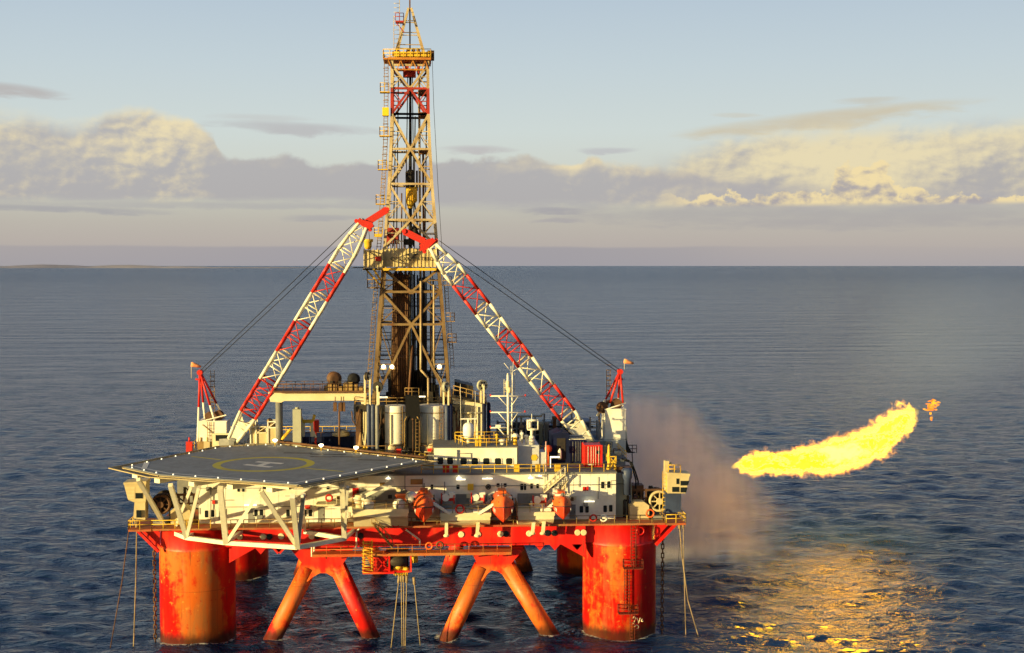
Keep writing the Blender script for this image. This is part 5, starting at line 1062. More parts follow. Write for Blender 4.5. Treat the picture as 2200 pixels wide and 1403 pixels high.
def dome(px_, Y, rw, h, lab, base=None):
    q = roofpt(px_, Y); t = thing('dome_antenna', lab, 'antenna', q, 'small domes on the bridge roof')
    b = MB(); b.tube(q, q + V((0, 0, h)), rw * .6, 12); b.build('post', base or WHITE, t)
    b = MB(); b.lathe([(rw, 0), (rw, rw * .25), (rw * .8, rw * .75), (rw * .45, rw), (.02, rw * 1.05)], q + V((0, 0, h)), k=18); b.build('cap', WHITE, t)
dome(1107, 4, .48, 1.1, 'white half-dome antenna on a yellow post at the right roof rail', YELL); dome(1122, 6, .3, 1.2, 'small white dome on a thin stem left of the square frame antenna'); dome(1131, 5, .34, .9, 'small white dome low beside the square frame antenna')
q = V((P(1143, 1, 5).x, 5, zz)); t = thing('frame_antenna', 'white square tubular frame antenna on a drum, on the annex roof', 'antenna', q)
b = MB(); b.lathe([(.42, 0), (.42, 1.1), (.3, 1.2)], q, k=16); b.build('drum', WHITE, t)
b = MB(); z0, z1 = P(1, 931, 5).z, P(1, 911, 5).z; xs = (P(1134, 1, 5).x, P(1156, 1, 5).x)
for x in xs:
    for y in (4.4, 5.6): b.tube((x, y, z0), (x, y, z1), .09, 6)
for z in (z0, z1):
    for y in (4.4, 5.6): b.tube((xs[0], y, z), (xs[1], y, z), .09, 6)
    for x in xs: b.tube((x, 4.4, z), (x, 5.6, z), .09, 6)
b.tube((q.x, 5, z0), (q.x, 5, z1 + .9), .05, 5); b.cbox((q.x - .3, 5, (z0 + z1) / 2), .5, .5, .8); b.tube((q.x, 5, zz + 1.1), (q.x, 5, z0), .2, 8); b.build('frame', WHITE, t)
q = V((P(1120, 1, 8).x, 8, zr)); t = thing('searchlight', 'white searchlight on a stand behind the small domes', 'searchlight', q)
b = MB(); b.lathe([(.3, 0), (.18, .8), (.18, 1.5)], q, k=12); b.build('stand', WHITE, t); b = MB(); b.lathe([(.25, -.4), (.4, 0), (.42, .3)], q + V((0, 0, 1.9)), (.3, -1, .2), 14); b.build('lamp_body', DARK, t)
def vent(px_, Y, h, r_, z0, lab, mt):
    q = V((P(px_, 1, Y).x, Y, z0)); t = thing('mushroom_vent', lab, 'vent', q, 'mushroom vents on the roofs')
    b = MB(); b.tube(q, q + V((0, 0, h)), r_ * .6, 10); b.build('stem', mt, t); b = MB(); b.lathe([(r_, 0), (r_, r_ * .3), (r_ * .5, r_ * .7), (.02, r_ * .8)], q + V((0, 0, h)), k=14); b.build('cap', mt, t)
for x, Y, h, r_, lab, mt in ((1031, 5, .9, .3, 'yellow vent behind the bridge roof rail, right of the radome', YELL), (1040, 6, 1.0, .24, 'orange vent between the radome and the mast', OCHRE), (1051, 5.5, 1.1, .26, 'brown vent between the radome and the mast', BROWN), (1067, 5, 1.2, .3, 'yellow vent left of the mast foot', YELL), (1079, 4, .5, .5, 'white squat vent left of the mast foot', WHITE)):
    vent(x, Y, h, r_, zr, lab, mt)
q = roofpt(1026, 1.9 + 1); b = MB(); b.box(q.x - .4, q.x + .4, 2.6, 3.4, zr, zr + .8); b.box(q.x - .45, q.x + .45, 2.55, 3.45, zr + .8, zr + .86); one(b, 'roof_locker', YELL, 'yellow locker at the front of the bridge roof', 'locker')
# deck strip in front of the bridge
for x, mt, lab, w_ in ((956, CRED, 'red fire box left on the strip before the bridge', .9), (976, CRED, 'red fire box right on the strip before the bridge', .7), (1110, YELL, 'yellow box at the rail under the bridge corner', .7), (1156, YELL, 'yellow box right of the bridge, at the rail', .6), (1199, YELL, 'bright yellow bin at the rail above the outside stair', .8)):
    q = P(x, 1, -1.6); b = MB(); b.box(q.x - w_ / 2, q.x + w_ / 2, -2.0, -1.3, ZU, ZU + .9); b.box(q.x - w_ / 2 - .04, q.x + w_ / 2 + .04, -2.05, -1.25, ZU + .9, ZU + .96); one(b, 'deck_box', mt, lab, 'box')
b = MB(); b.tube(P(1173, 1056, -2.0), P(1173, 948, -1.6), .09, 6); b.tube(P(1173, 985, -1.6), P(1173, 960, -1.6), .12, 6); one(b, 'striped_pole', paint('red_white_pole', (.7, .6, .5), (.6, .05, .03), .1, .5, sc_=.9), 'tall thin red and white pole at the front rail right of the annex', 'pole')
q = P(1178, 964, 3); b = MB(); b.lathe([(.1, -.22), (.5, -.2), (.5, .2), (.1, .22)], q, (.3, -1, .1), 18); b.tube(q, V((q.x, 3, ZU)), .1, 6); one(b, 'life_raft_drum', ORANGE, 'round orange drum on a post left of the navy containers', 'drum')
b = MB(); q = P(1192, 982, 1); b.box(q.x - .66, q.x + .66, .9, 1.1, q.z - .1, q.z + .1); b.tube((q.x - .6, 1, ZU), (q.x - .6, 1, q.z), .06, 5); one(b, 'tube_lamp', TUBEL, 'horizontal white tube lamp before the navy containers', 'lamp')
# containers on the right
def container(name, px0, px1, py0, Y, dep, mt, lab, peak=False, ribs=True, doors=True):
    x0, x1 = P(px0, 1, Y).x, P(px1, 1, Y).x; zt = P(px0, py0, Y).z; t = thing(name, lab, 'container', ((x0 + x1) / 2, Y + dep / 2, ZU))
    b = MB(); b.box(x0, x1, Y, Y + dep, ZU + .12, zt)
    if ribs:
        k = max(4, int((x1 - x0) / .28))
        for i in range(k): x = x0 + (x1 - x0) * (i + .5) / k; b.box(x - .05, x + .05, Y - .04, Y, ZU + .3, zt - .15)
    if peak: xm = (x0 + x1) / 2; b.prism([(x0 - .1, Y - .1, zt), (x1 + .1, Y - .1, zt), (xm, Y - .1, zt + .45)], (0, dep + .2, 0))
    b.build('body', mt, t)
    b = MB()
    for x in (x0, x1):
        for y in (Y, Y + dep): b = MB(); b.box(x - .08, x + .08, y - .08, y + .08, ZU, zt + .04); b.build('corner_post', mt, t)
    for z in (ZU + .12, zt): b = MB(); b.box(x0 + .08, x1 - .08, Y - .07, Y + .07, z - .07, z + .05); b.build('edge_beam', mt, t)
    if doors:
        b = MB(); xm = (x0 + x1) / 2; b.box(xm - .02, xm + .02, Y - .1, Y - .05, ZU + .3, zt - .15)
        for s_ in (-.35, -.15, .15, .35): b.tube((xm + s_ * (x1 - x0) * .9, Y - .1, ZU + .25), (xm + s_ * (x1 - x0) * .9, Y - .1, zt - .15), .035, 5)
        b.build('door_bar', WHITE if mt is CRED else GREY, t)
    return t, x0, x1, zt
t, x0, x1, zt = container('peaked_container', 1187, 1224, 934, 6, 5, BLUE, 'navy blue container with a low peaked roof and a white bottle in its open front', True, False, False)
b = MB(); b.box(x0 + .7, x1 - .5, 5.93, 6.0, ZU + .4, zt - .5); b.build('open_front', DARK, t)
b = MB(); b.lathe([(.26, 0), (.28, .2), (.28, 1.1), (.12, 1.4), (.06, 1.5)], ((x0 + x1) / 2 - .1, 5.7, ZU + .6), k=14); one(b, 'gas_bottle', WHITE, 'white gas bottle standing at the navy peaked container', 'gas bottle')
t, x0, x1, zt = container('skid_container', 1226, 1262, 946, 5.5, 6, BLUE, 'navy blue ribbed container with pale roof rails, between the peaked one and the red one')
b = MB()
for y in (6, 8, 10): b.bar((x0, y, zt + .1), (x1, y, zt + .1), .1)
b.bar((x0, 5.5, zt + .1), (x0, 11, zt + .1), .1); b.build('roof_rail', WHITE, t)
t, x0, x1, zt = container('red_container', 1259, 1296, 957, 1.5, 3.0, CRED, 'bright red container standing at the front rail under the right crane boom')
b = MB(); b.box(x1 - .75, x1 - .3, 1.40, 1.44, zt - 1.2, zt - .7); b.build('window', GLASS, t); b = MB(); b.box(x0 + .5, x0 + 1.05, 1.38, 1.43, ZU + .3, ZU + .55); b.build('plate', WHITE, t)
q = P(1308, 1010, -.5); b = MB(); b.lathe([(.34, 0), (.34, .3), (.22, .4), (.22, 1.7), (.3, 1.8), (.22, 2.0), (.16, 3.2), (.02, 3.5)], (q.x, -.5, ZU), k=14); one(b, 'vent_post', YELL, 'stout yellow vent post right of the red container', 'post')
q = P(1322, 1, -.8); b = MB(); b.bar((q.x - .6, -.8, ZU), (q.x - .6, -.8, ZU + 1.9), .14); b.bar((q.x + .3, -.8, ZU), (q.x + .3, -.8, ZU + 1.9), .14); b.bar((q.x - .6, -.8, ZU + 1.8), (q.x + .3, -.8, ZU + 1.8), .14); b.bar((q.x - .6, -.8, ZU), (q.x + .3, -.8, ZU + 1.8), .1); one(b, 'braced_stand', YELL, 'yellow braced frame on the right roof corner', 'frame')
# far clutter beyond the mast
t = thing('pipe_rack', 'dark grey pipe rack and tanks at the back of the deck behind the mast', 'pipe rack', (P(1165, 1, 30).x, 30, ZU))
x0, x1 = P(1070, 1, 30).x, P(1290, 1, 30).x; b = MB()
for i in range(12): x = x0 + (x1 - x0) * i / 11; b.bar((x, 30, ZU), (x, 30, ZU + 3.2 + .6 * (i % 3)), .25); b.bar((x, 33, ZU), (x, 33, ZU + 3), .25)
for z in (1.0, 2.0, 3.0): b.bar((x0, 30, ZU + z), (x1, 30, ZU + z), .18)
b.build('frame', GREY, t)
b = MB()
for i in range(22): x = x0 + random.random() * (x1 - x0 - 3); z = ZU + .3 + random.random() * 2.4; y = 30.3 + random.random() * 3; b.tube((x, y, z), (x + random.uniform(2, 5), y, z), random.uniform(.1, .3), 8)
b.build('pipe', DARK, t)
b = MB(); b.box(x0 + 4, x0 + 9, 31, 36, ZU, ZU + 2.4); b.box(x0 + 10, x0 + 15, 31, 36, ZU, ZU + 3.0); b.build('cabinet', BLUEGREY, t)
b = MB(); b.prism([P(1099, 898, 28), P(1164, 896, 28), P(1168, 888, 28), P(1160, 893, 28), P(1100, 893, 28)], (0, 1, 0)); b.bar(P(1120, 897, 28.5), V((P(1120, 1, 28).x, 28.5, ZU)), .3); one(b, 'rest_boom', PATINA, 'olive grey boom lying on a stand behind the mast', 'boom')
for x, h, lab, mt in ((1193, 4.4, 'brown exhaust stack behind the navy containers', BROWN), (1176, 3.6, 'grey exhaust stack behind the frame antenna', GREY), (1163, 3.6, 'olive exhaust stack behind the frame antenna', PATINA)):
    q = V((P(x, 1, 26).x, 26, ZU)); b = MB(); b.lathe([(.3, 0), (.3, h - .6), (.42, h - .5), (.42, h)], q, k=12); one(b, 'exhaust_stack', mt, lab, 'exhaust stack')

# ------------------------------------------------------------------ things on the left part of the upper deck
x0, x1 = P(640, 1, 18).x, P(792, 1, 18).x; zt = P(700, 938, 18).z
t = thing('mud_pit_box', 'long navy blue steel tank with a white dome on it, under the tan gantry', 'tank', ((x0 + x1) / 2, 20, ZU))
b = MB(); b.box(x0, x1, 18, 24, ZU, zt)
for i in range(12): x = x0 + (x1 - x0) * (i + .5) / 12; b.box(x - .06, x + .06, 17.9, 18, ZU, zt)
b.build('body', BLUE, t); b = MB(); b.rail([(x0, 18.1, zt), (x1, 18.1, zt)], 1.1, .045, 1.5); b.build('railing', BROWN, t)
q = P(733, 924, 19); b = MB(); b.lathe([(1.3, 0), (1.25, .4), (.9, .8), (.4, 1.0), (.02, 1.05)], (q.x, 19, zt), k=22); one(b, 'white_dome', CREAM, 'pale half dome on the navy tank under the gantry', 'dome')
x0, x1 = P(622, 1, 13).x, P(640, 1, 13).x; b = MB(); b.box(x0, x1, 13, 14.6, ZU, P(1, 884, 13).z)
for z in range(5): b.box(x0 - .04, x1 + .04, 12.96, 14.64, ZU + 1 + z * .95, ZU + 1.06 + z * .95)
b.lathe([(.3, 0), (.3, .25)], ((x0 + x1) / 2, 13.8, P(1, 884, 13).z), k=10); one(b, 'square_column', PATINA, 'square grey-green column left of the yellow saddle, behind the helideck', 'column')
t = thing('yellow_saddle', 'yellow Y-shaped saddle frame on two legs under the gantry', 'saddle', V((P(660, 1, 15).x, 15, ZU)))
b = MB(); b.bar(P(650, 905, 15), P(672, 905, 15), .5); b.bar(P(650, 905, 15), P(644, 891, 15), .4); b.bar(P(672, 905, 15), P(676, 891, 15), .4); b.build('cradle', YELL, t)
for xx in (652, 670): b = MB(); b.bar(P(xx, 907, 15), P(xx + (1 if xx > 660 else -1), 938, 15), .45); b.bar(P(xx, 920, 15), P(xx - 9 if xx < 660 else xx + 9, 940, 15), .25); b.build('leg', CREAM, t)
q = P(678, 915, 17); b = MB(); b.cbox(q, 1.0, 1, 1.8); b.bar(q, V((q.x, 17, ZU)), .3); one(b, 'red_cabinet', CRED, 'red cabinet right of the yellow saddle', 'cabinet')
b = MB(); q = P(613, 930, 14)
for i in range(5): b.tube(P(606 + i * 3, 945 - i * 4, 14), P(613 + i * 3, 934 - i * 3, 14), .22, 7)
one(b, 'yellow_valves', YELL, 'yellow valve cluster beside the gantry post', 'valves')
for i, (px0, px1, py0, Y, mt, lab) in enumerate(((530, 541, 908, 17, WHITE, 'narrow white frame module beside the left boom foot'), (543, 565, 921, 17, CREAM, 'round-sided cream module right of the left boom foot'), (568, 586, 910, 17, WHITE, 'white frame module just left of the gantry post'))):
    x0, x1 = P(px0, 1, Y).x, P(px1, 1, Y).x; z = P(1, py0, Y).z; t = thing('process_module', lab, 'module', ((x0 + x1) / 2, Y + 1, ZU)); b = MB(); b.box(x0 + .1, x1 - .1, Y + .1, Y + 2, ZU, z - .8); b.build('body', TAN, t)
    b = MB()
    for x in (x0, x1):
        for y in (Y, Y + 2.1): b.bar((x, y, ZU), (x, y, z), .16)
    for zz_ in (z, z - .9, ZU + .6): b.bar((x0, Y, zz_), (x1, Y, zz_), .16); b.bar((x0, Y + 2.1, zz_), (x1, Y + 2.1, zz_), .14)
    b.bar((x0, Y, z - .9), (x1, Y, z), .1); b.build('frame', mt, t)
    b = MB(); b.lathe([(.3, -.5), (.42, 0), (.3, .4)], ((x0 + x1) / 2, Y + .8, z - .5), k=12); b.build('pump', OCHRE, t)
b = MB(); q = P(580, 905, 18); b.tube(q, P(580, 945, 18), .3, 8); b.ball(q, .45); one(b, 'cone_vent', OCHRE, 'tan exhaust vent left of the gantry post', 'vent')
for i, (x0_, x1_, lab) in enumerate(((513, 533, 'low white bin at the foot of the left crane boom'), (536, 556, 'low grey bin, second from the left boom foot'), (559, 582, 'low pale bin just left of the gantry post'))):
    x0, x1 = P(x0_, 1, 15).x, P(x1_, 1, 15).x; b = MB(); b.prism([(x0, 15, ZU), (x1, 15, ZU), (x1 + .1, 15, ZU + 1.5), (x0 + .25, 15, ZU + 1.7)], (0, 1.6, 0)); b.box(x0 + .2, x1 + .15, 14.95, 16.65, ZU + 1.55, ZU + 1.72); one(b, 'waste_bin', (WHITE, GREY, CREAM)[i], lab, 'bin', 'low bins behind the helideck')
# yellow gratings and hoses along the deck edge behind the helideck
b = MB(); b.rail([P(770, 975, 10).xy.to_3d() + V((0, 0, ZU)), P(868, 975, 10).xy.to_3d() + V((0, 0, ZU))], 2.1, .06, 1.2); b.rail([P(900, 975, 10).xy.to_3d() + V((0, 0, ZU)), P(930, 975, 10).xy.to_3d() + V((0, 0, ZU))], 2.1, .06, 1.2); one(b, 'deck_handrail', OCHRE, 'orange-tan handrail before the white tanks, behind the helideck', 'railing')
t = thing('christmas_tree_valve', 'cone-shaped ochre valve stack at the foot of the gantry leg', 'valve stack', V((P(772, 1, 11).x, 11, ZU)))
b = MB(); b.lathe([(.7, 0), (.75, 1.2), (.5, 2.0), (.3, 2.8), (.18, 3.6), (.05, 4.0)], V((P(770, 1, 11).x, 11, ZU)), k=14); b.build('body', OCHRE, t)
b = MB()
for i in range(6): b.ball(V((P(774 + i * 4, 1, 10.6).x, 10.6, ZU + 1.5 + .3 * (i % 2))), .32)
b.build('valve_wheel', YELL, t)
for x, lab in ((853, 'left'), (921, 'right')):
    q = V((P(x, 1, 9.7).x, 9.7, ZU + .8)); b = MB(); b.box(q.x - .35, q.x + .35, 9.5, 10, ZU + .6, ZU + 1.7); b.lathe([(.2, 0), (.2, .1)], (q.x, 9.5, ZU + 1.3), (0, -1, 0), 10); one(b, 'fire_box', CRED, 'small red fire box at the handrail, %s of the black ramp tower' % lab, 'fire box')
mats_ = [OCHRE, BROWN, DARK, TAN, GREY, YELL, CREAM]
def gear(px_, Y, z, k, lab, cat, grp):
    q = V((P(px_, 1, Y).x, Y, z)); mt = mats_[k % 7]; b = MB(); w1, h1_ = random.uniform(.5, 1.1), random.uniform(.5, 1.2)
    t = thing('pump_set' if k % 2 else 'valve_set', lab, cat, q, grp)
    b.box(q.x - w1, q.x + w1, Y - .4, Y + .5, z, z + .18); b.box(q.x - w1 * .8, q.x + w1 * .1, Y - .3, Y + .4, z + .18, z + h1_); b.build('skid', mt, t)
    b = MB(); b.lathe([(.18, -.5), (.32, -.45), (.32, .45), (.18, .5)], (q.x + w1 * .4, Y, z + .55), (1, 0, 0), 10); b.torus((q.x + w1 * .6, Y - .3, z + h1_ * .9), .22, .05, (0, 1, 0), 12, 5); b.build('pump_body', mats_[(k * 3 + 1) % 7], t)
    b = MB(); b.path([(q.x - w1 * .3, Y, z + h1_), (q.x - w1 * .3, Y, z + h1_ + .6), (q.x + w1 * .9, Y, z + h1_ + .5), (q.x + w1 * .9, Y, z + .2)], .07, 6); b.build('pipe', mats_[(k * 5 + 2) % 7], t)
for i in range(13): gear(776 + i * 14 + random.uniform(-4, 4), 9.0 + random.uniform(-.6, .6), ZU, i, 'small rusty pump or valve set on deck before the white tanks', 'pump', 'pump and valve sets before the derrick')
for i in range(12): gear(784 + i * 16 + random.uniform(-5, 5), 12.5 + random.uniform(-.6, .6), ZU + (zd - ZU) * 0, i + 1, 'small pump or valve set in the shade under the drill floor', 'pump', 'pump and valve sets under the drill floor')
for i in range(10): gear(1168 + i * 17 + random.uniform(-5, 5), 13 + random.uniform(-2, 2), ZU, i + 2, 'small pump or valve set among the pipework behind the navy containers', 'pump', 'pump and valve sets behind the containers')
for i in range(9): gear(500 + i * 15 + random.uniform(-5, 5), 21 + random.uniform(-1, 1), ZU, i + 4, 'small pump or valve set between the left crane and the gantry post', 'pump', 'pump and valve sets by the left crane')
# generic deck gear seen between the larger pieces
units = [(432, 962, 6, 'ochre'), (445, 960, 5, 'tan'), (407, 966, 5, 'red')]
for x, y, w_, c_ in units:
    q = P(x, y, 19); b = MB(); b.cbox((q.x, 19, ZU + .9), .9, .8, 1.8); b.tube((q.x, 19, ZU + 1.8), (q.x, 19, ZU + 2.4), .14, 7); b.tube((q.x - .5, 19, ZU + 1.2), (q.x + .7, 19, ZU + 1.2), .1, 6)
    one(b, 'valve_unit', {'ochre': OCHRE, 'tan': TAN, 'red': CRED}[c_], '%s valve unit on the deck edge behind the helideck, near the left crane' % c_, 'valve unit')
b = MB(); b.rail([V((-33.2, 19, ZU)), V((-33.2, 42, ZU))], 1.1, .05, 2); b.rail([V((31.2, 9, ZU)), V((31.2, 42, ZU))], 1.1, .05, 2); b.rail([V((-33.2, 42.6, ZU)), V((31.2, 42.6, ZU))], 1.1, .05, 2); one(b, 'deck_handrail', YELL, 'yellow handrail round the sides and back of the upper deck', 'railing')

# ------------------------------------------------------------------ the two cranes
def crane(sd, lab, foot, tip, fr, jib, house, apex, legs, pend, Yf, Yt):
    Fp, Tp = P(*foot, Yf), P(*tip, Yt); ax = (Tp - Fp); L = ax.length; ax.normalize()
    n2 = V((0, 1, 0)); n2 = (n2 - ax * n2.dot(ax)).normalized(); n1 = ax.cross(n2).normalized()
    hx0, hy0, hx1, hy1 = house; Yh = Yf + 1.0
    h0, h1 = P(hx0, hy1, Yh), P(hx1, hy0, Yh)
    t = thing('pedestal_crane', lab, 'crane', ((h0.x + h1.x) / 2, Yh + 2, ZU), 'cranes on the upper deck')
    b = MB(); b.lathe([(1.7, 0), (1.7, max(.6, h0.z - ZU - .6)), (2.1, max(.7, h0.z - ZU - .5)), (2.1, max(.8, h0.z - ZU))], ((h0.x + h1.x) / 2, Yh + 2, ZU - .1), k=28); b.build('pedestal', GREY if sd > 0 else CREAM, t)
    b = MB(); b.box(h0.x, h1.x, Yh, Yh + 4.2, h0.z, h1.z); b.box(h0.x - .1, h1.x + .1, Yh - .1, Yh + 4.3, h1.z, h1.z + .12)
    b.box(h0.x - .06, h1.x + .06, Yh - .05, Yh, h0.z + .05, h0.z + .22); b.build('machinery_house', WALL, t)
    b = MB()
    for x, r_ in ((.3, .55), (.65, .75)): xx = h0.x + (h1.x - h0.x) * x; b.lathe([(r_, -.7), (r_, -.6), (r_ * .6, -.5), (r_ * .6, .5), (r_, .6), (r_, .7)], (xx, Yh + 1.8, h1.z + .75), (0, 1, 0), 18); b.box(xx - .5, xx + .5, Yh + .9, Yh + 2.7, h1.z + .12, h1.z + .4)
    b.build('winch_drum', BROWN, t)
    # boom
    def wid(f): return 2.5 * min(1, .52 + f * 4.2, .42 + (1 - f) * 5.5)
    def cn(f, a, c_): w_ = wid(f) / 2; d_ = min(w_, 1.05) if f > .12 else 1.05; return Fp + ax * (L * f) + n1 * (a * w_) + n2 * (c_ * d_)
    for (f0, f1), mt in fr:
        b = MB(); k = max(2, round((f1 - f0) * L / 2.3)); cs4 = [(-1, -1), (1, -1), (1, 1), (-1, 1)]
        plate = f0 < .01
        for a, c_ in cs4:
            for i in range(k): b.tube(cn(f0 + (f1 - f0) * i / k, a, c_), cn(f0 + (f1 - f0) * (i + 1) / k, a, c_), .24, 8)
        for q_ in range(4):
            (a, c_), (a2, c2) = cs4[q_], cs4[(q_ + 1) % 4]
            for i in range(k + 1): f = f0 + (f1 - f0) * i / k; b.tube(cn(f, a, c_), cn(f, a2, c2), .10 if 0 < i < k else .15, 6)
            if not plate:
                for i in range(k):
                    g0, g1 = f0 + (f1 - f0) * i / k, f0 + (f1 - f0) * (i + 1) / k
                    if i % 2: b.tube(cn(g0, a, c_), cn(g1, a2, c2), .08, 6)
                    else: b.tube(cn(g0, a2, c2), cn(g1, a, c_), .08, 6)
        if plate:
            for s_ in (-1, 1):
                pts = [cn(0, -1, s_), cn(0, 1, s_), cn(f1 * .80, 1, s_), cn(f1 * .62, .45, s_), cn(f1 * .56, 0, s_), cn(f1 * .62, -.45, s_), cn(f1 * .80, -1, s_)]
                b.prism([p - n2 * .04 for p in pts], n2 * .08)
            b.prism([cn(0, -1, -1), cn(f1 * .6, -1, -1), cn(f1 * .6, -1, 1), cn(0, -1, 1)], n1 * .06)
        b.build('boom_section', mt, t)
    b = MB(); b.lathe([(.5, -1.3), (.5, 1.3)], Fp, tuple(n2), 14); b.bar(Fp - n2 * 1.2, V((Fp.x, Fp.y - 1.2, h0.z + .2)) + V((sd * .4, 0, -1.0)), .7); b.bar(Fp + n2 * 1.2, V((Fp.x, Fp.y + 1.2, h0.z)) + V((sd * .4, 0, -1.0)), .7)
    b.bar(V((Fp.x, Yf, Fp.z - .7)), V(((h0.x + h1.x) / 2, Yf + 1.5, Fp.z - 1.0)), 1.6, 1.2); b.build('boom_hinge', GREY, t)
    # jib head
    J = [P(x, y, Yt) for x, y in jib[0]]; b = MB()
    b.prism([p - V((0, .75, 0)) for p in J], (0, .12, 0)); b.prism([p + V((0, .63, 0)) for p in J], (0, .12, 0)); b.prism([p - V((0, .6, 0)) for p in (J[0], J[1], J[-1])], (0, 1.2, 0))
    for p, q in zip(J[1:3], J[3:5][::-1] if len(J) > 4 else J[1:3]):
        if (p - q).length > .01: b.bar(p - V((0, .5, 0)), q + V((0, .5, 0)), .25)
    j0, j1 = P(*jib[1], Yt), P(*jib[2], Yt); b.bar(j0, j1, .95, .62); b.build('jib_head', CRED, t)
    for p in (J[0], J[-2], j1): b = MB(); b.lathe([(.3, -.5), (.3, .5)], p, (0, 1, 0), 16); b.build('sheave', CRED, t)
    # gantry frame
    A = P(*apex, Yh + 2); b = MB(); r1 = MB()
    for (x, y), dy_, split in legs:
        q = P(x, y, Yh + 2); q = V((q.x, Yh + 2 + dy_, q.z)); s_ = A.lerp(q, split); b.tube(A + V((0, dy_ * .12, 0)), s_, .17, 9); r1.tube(s_, q, .17, 9)
    b.lathe([(.42, -.6), (.42, .6)], A, (0, 1, 0), 14); b.bar(A + V((-.7, 0, -1.0)), A + V((.5, 0, -1.2)), .25); b.build('gantry_mast', CRED, t); r1.bar(r1.v and V((h0.x, Yh + .1, h1.z)), V((h1.x, Yh + .1, h1.z + 1.0)), .16)
    r1.build('gantry_leg', WHITE, t)
    b = MB(); xx = A.x - sd * 1.6; b.ladder((xx, Yh + 3.4, h1.z), (xx, Yh + 3.4, A.z + .2), (.28, 0, 0), .045)
    for i in range(8): b.torus((xx, Yh + 3.0, h1.z + 1 + i * .8), .42, .03, (0, 0, 1), 10, 4)
    b.build('ladder', OCHRE, t)
    for k_, (dy_, dz_) in enumerate(((-.5, .2), (.5, -.3))):
        b = MB(); q = P(*pend, Yt); b.tube(A + V((0, dy_, dz_)), q + V((0, dy_, dz_ * 2.2)), .055, 5); b.build('pendant_wire', ROPE, t)
    return t, h0, h1, A, Tp, j1, Yh
def frs(pts, y0, y1): return [((y0 - a) / (y0 - y1), (y0 - c_) / (y0 - y1)) for a, c_ in pts]
s = frs([(942, 885), (885, 815), (815, 755), (755, 690), (690, 630), (630, 570), (570, 476)], 942, 476)
t, h0, h1, A, Tp, j1, Yh = crane(-1, 'striped red and white lattice crane on the left deck side, boom rising right', (503, 942), (785, 476), list(zip(s, (CWHITE, CRED, CWHITE, CRED, CWHITE, CRED, CWHITE))),
    ([(766, 475), (772, 470), (784, 474), (800, 478), (803, 486), (795, 493), (778, 486)], (786, 479), (832, 450)), (428, 906, 486, 958), (430, 800), (((428, 960), -1.6, .46), ((437, 906), 1.6, .62), ((466, 905), -1.6, .66), ((481, 906), 1.6, .64)), (768, 480), 18, 10)
b = MB(); b.tube(P(792, 492, 10), P(797, 500, 10) + V((0, 0, -3.2)), .04, 5); b.tube(j1, j1 + V((0, 0, -2.5)), .03, 5); b.build('hoist_wire', ROPE, t)
b = MB(); b.box(h1.x - 2.0, h1.x + .8, Yh - .6, Yh + 1.6, h0.z - .1, h0.z + 1.9); b.build('operator_cab', CREAM, t)
b = MB(); b.box(h1.x - 1.5, h1.x + .5, Yh - .66, Yh - .6, h0.z + .8, h0.z + 1.7); b.build('cab_window', GLASS, t)
b = MB(); b.ladder((h0.x + 1.6, Yh - .2, h0.z), (h0.x + 1.6, Yh - .2, h1.z), (.3, 0, 0), .045); b.path([(h0.x + .5, Yh - .1, h1.z - .4), (h0.x + 2.0, Yh - .1, h1.z - 1.6), (h0.x + 2.2, Yh - .1, h0.z + .5)], .05, 5); b.build('house_ladder', OCHRE, t)
s = frs([(948, 885), (885, 828), (828, 768), (768, 712), (712, 655), (655, 595), (595, 528)], 948, 528)
t, h0, h1, A, Tp, j1, Yh = crane(1, 'striped red and white lattice crane on the right deck side, jib crossing the derrick', (1264, 948), (929, 528), list(zip(s, (CWHITE, CRED, CWHITE, CRED, CWHITE, CRED, CWHITE))),
    ([(937, 517), (930, 512), (915, 515), (903, 528), (902, 538), (912, 540), (924, 530)], (914, 520), (868, 497)), (1300, 880, 1344, 944), (1332, 798), (((1343, 945), -1.6, .46), ((1330, 892), 1.6, .62), ((1296, 900), -1.6, .66), ((1286, 896), 1.6, .62)), (944, 524), 18, 9)
q0, q1 = P(1298, 985, Yh), P(1344, 944, Yh)
b = MB(); b.prism([(q0.x, Yh - .3, q0.z + .8), (q1.x - .5, Yh - .3, q0.z), (q1.x, Yh - .3, q0.z + .8), (q1.x, Yh - .3, q1.z - .02), (q0.x, Yh - .3, q1.z - .02)], (0, 3.8, 0)); b.build('operator_cab', paint('shaded_grey_crane_cab', (.60, .62, .60), (.52, .54, .52), .12, .5), t)  # greyer than the house above: cast shade painted into the cab colour
b = MB(); b.prism([(q0.x + .9, Yh - .38, q0.z - .2), (q1.x - .7, Yh - .38, q0.z + .1), (q1.x - .75, Yh - .38, q0.z + .6), (q0.x + 1.0, Yh - .38, q0.z + .4)], (0, .1, 0)); b.build('cab_window', GLASS, t)
b = MB(); q = P(1353, 965, Yh); b.prism([(q1.x, Yh, q.z + 1.4), (q1.x + .8, Yh, q.z - .5), (q1.x + 1.6, Yh, q.z - .6), (q1.x + .4, Yh, q.z - .6), (q1.x - .3, Yh, q.z - .3)], (0, 1.2, 0)); b.rail([(q1.x + .4, Yh, q.z - .6), (q1.x + 1.7, Yh, q.z - .6)], 1.2, .06, .6); b.path([(q1.x, Yh, q.z + 1.6), (q1.x + .5, Yh, q.z + .2), (q1.x + 1.0, Yh, q.z - .6), (q1.x + 1.1, Yh, q.z - 2.2)], .08, 6); b.build('side_walkway', DARK, t)
b = MB(); b.lathe([(.9, -.2), (.9, .2)], (h0.x - .4, Yh + .5, h1.z + .3), (0, 1, 0), 18); b.path([(h0.x - .6, Yh, h1.z + .2), (h0.x - 1.0, Yh, h1.z - 1.2), (h0.x - .5, Yh, h1.z - 3)], .07, 6); b.build('slew_drum', BROWN, t)
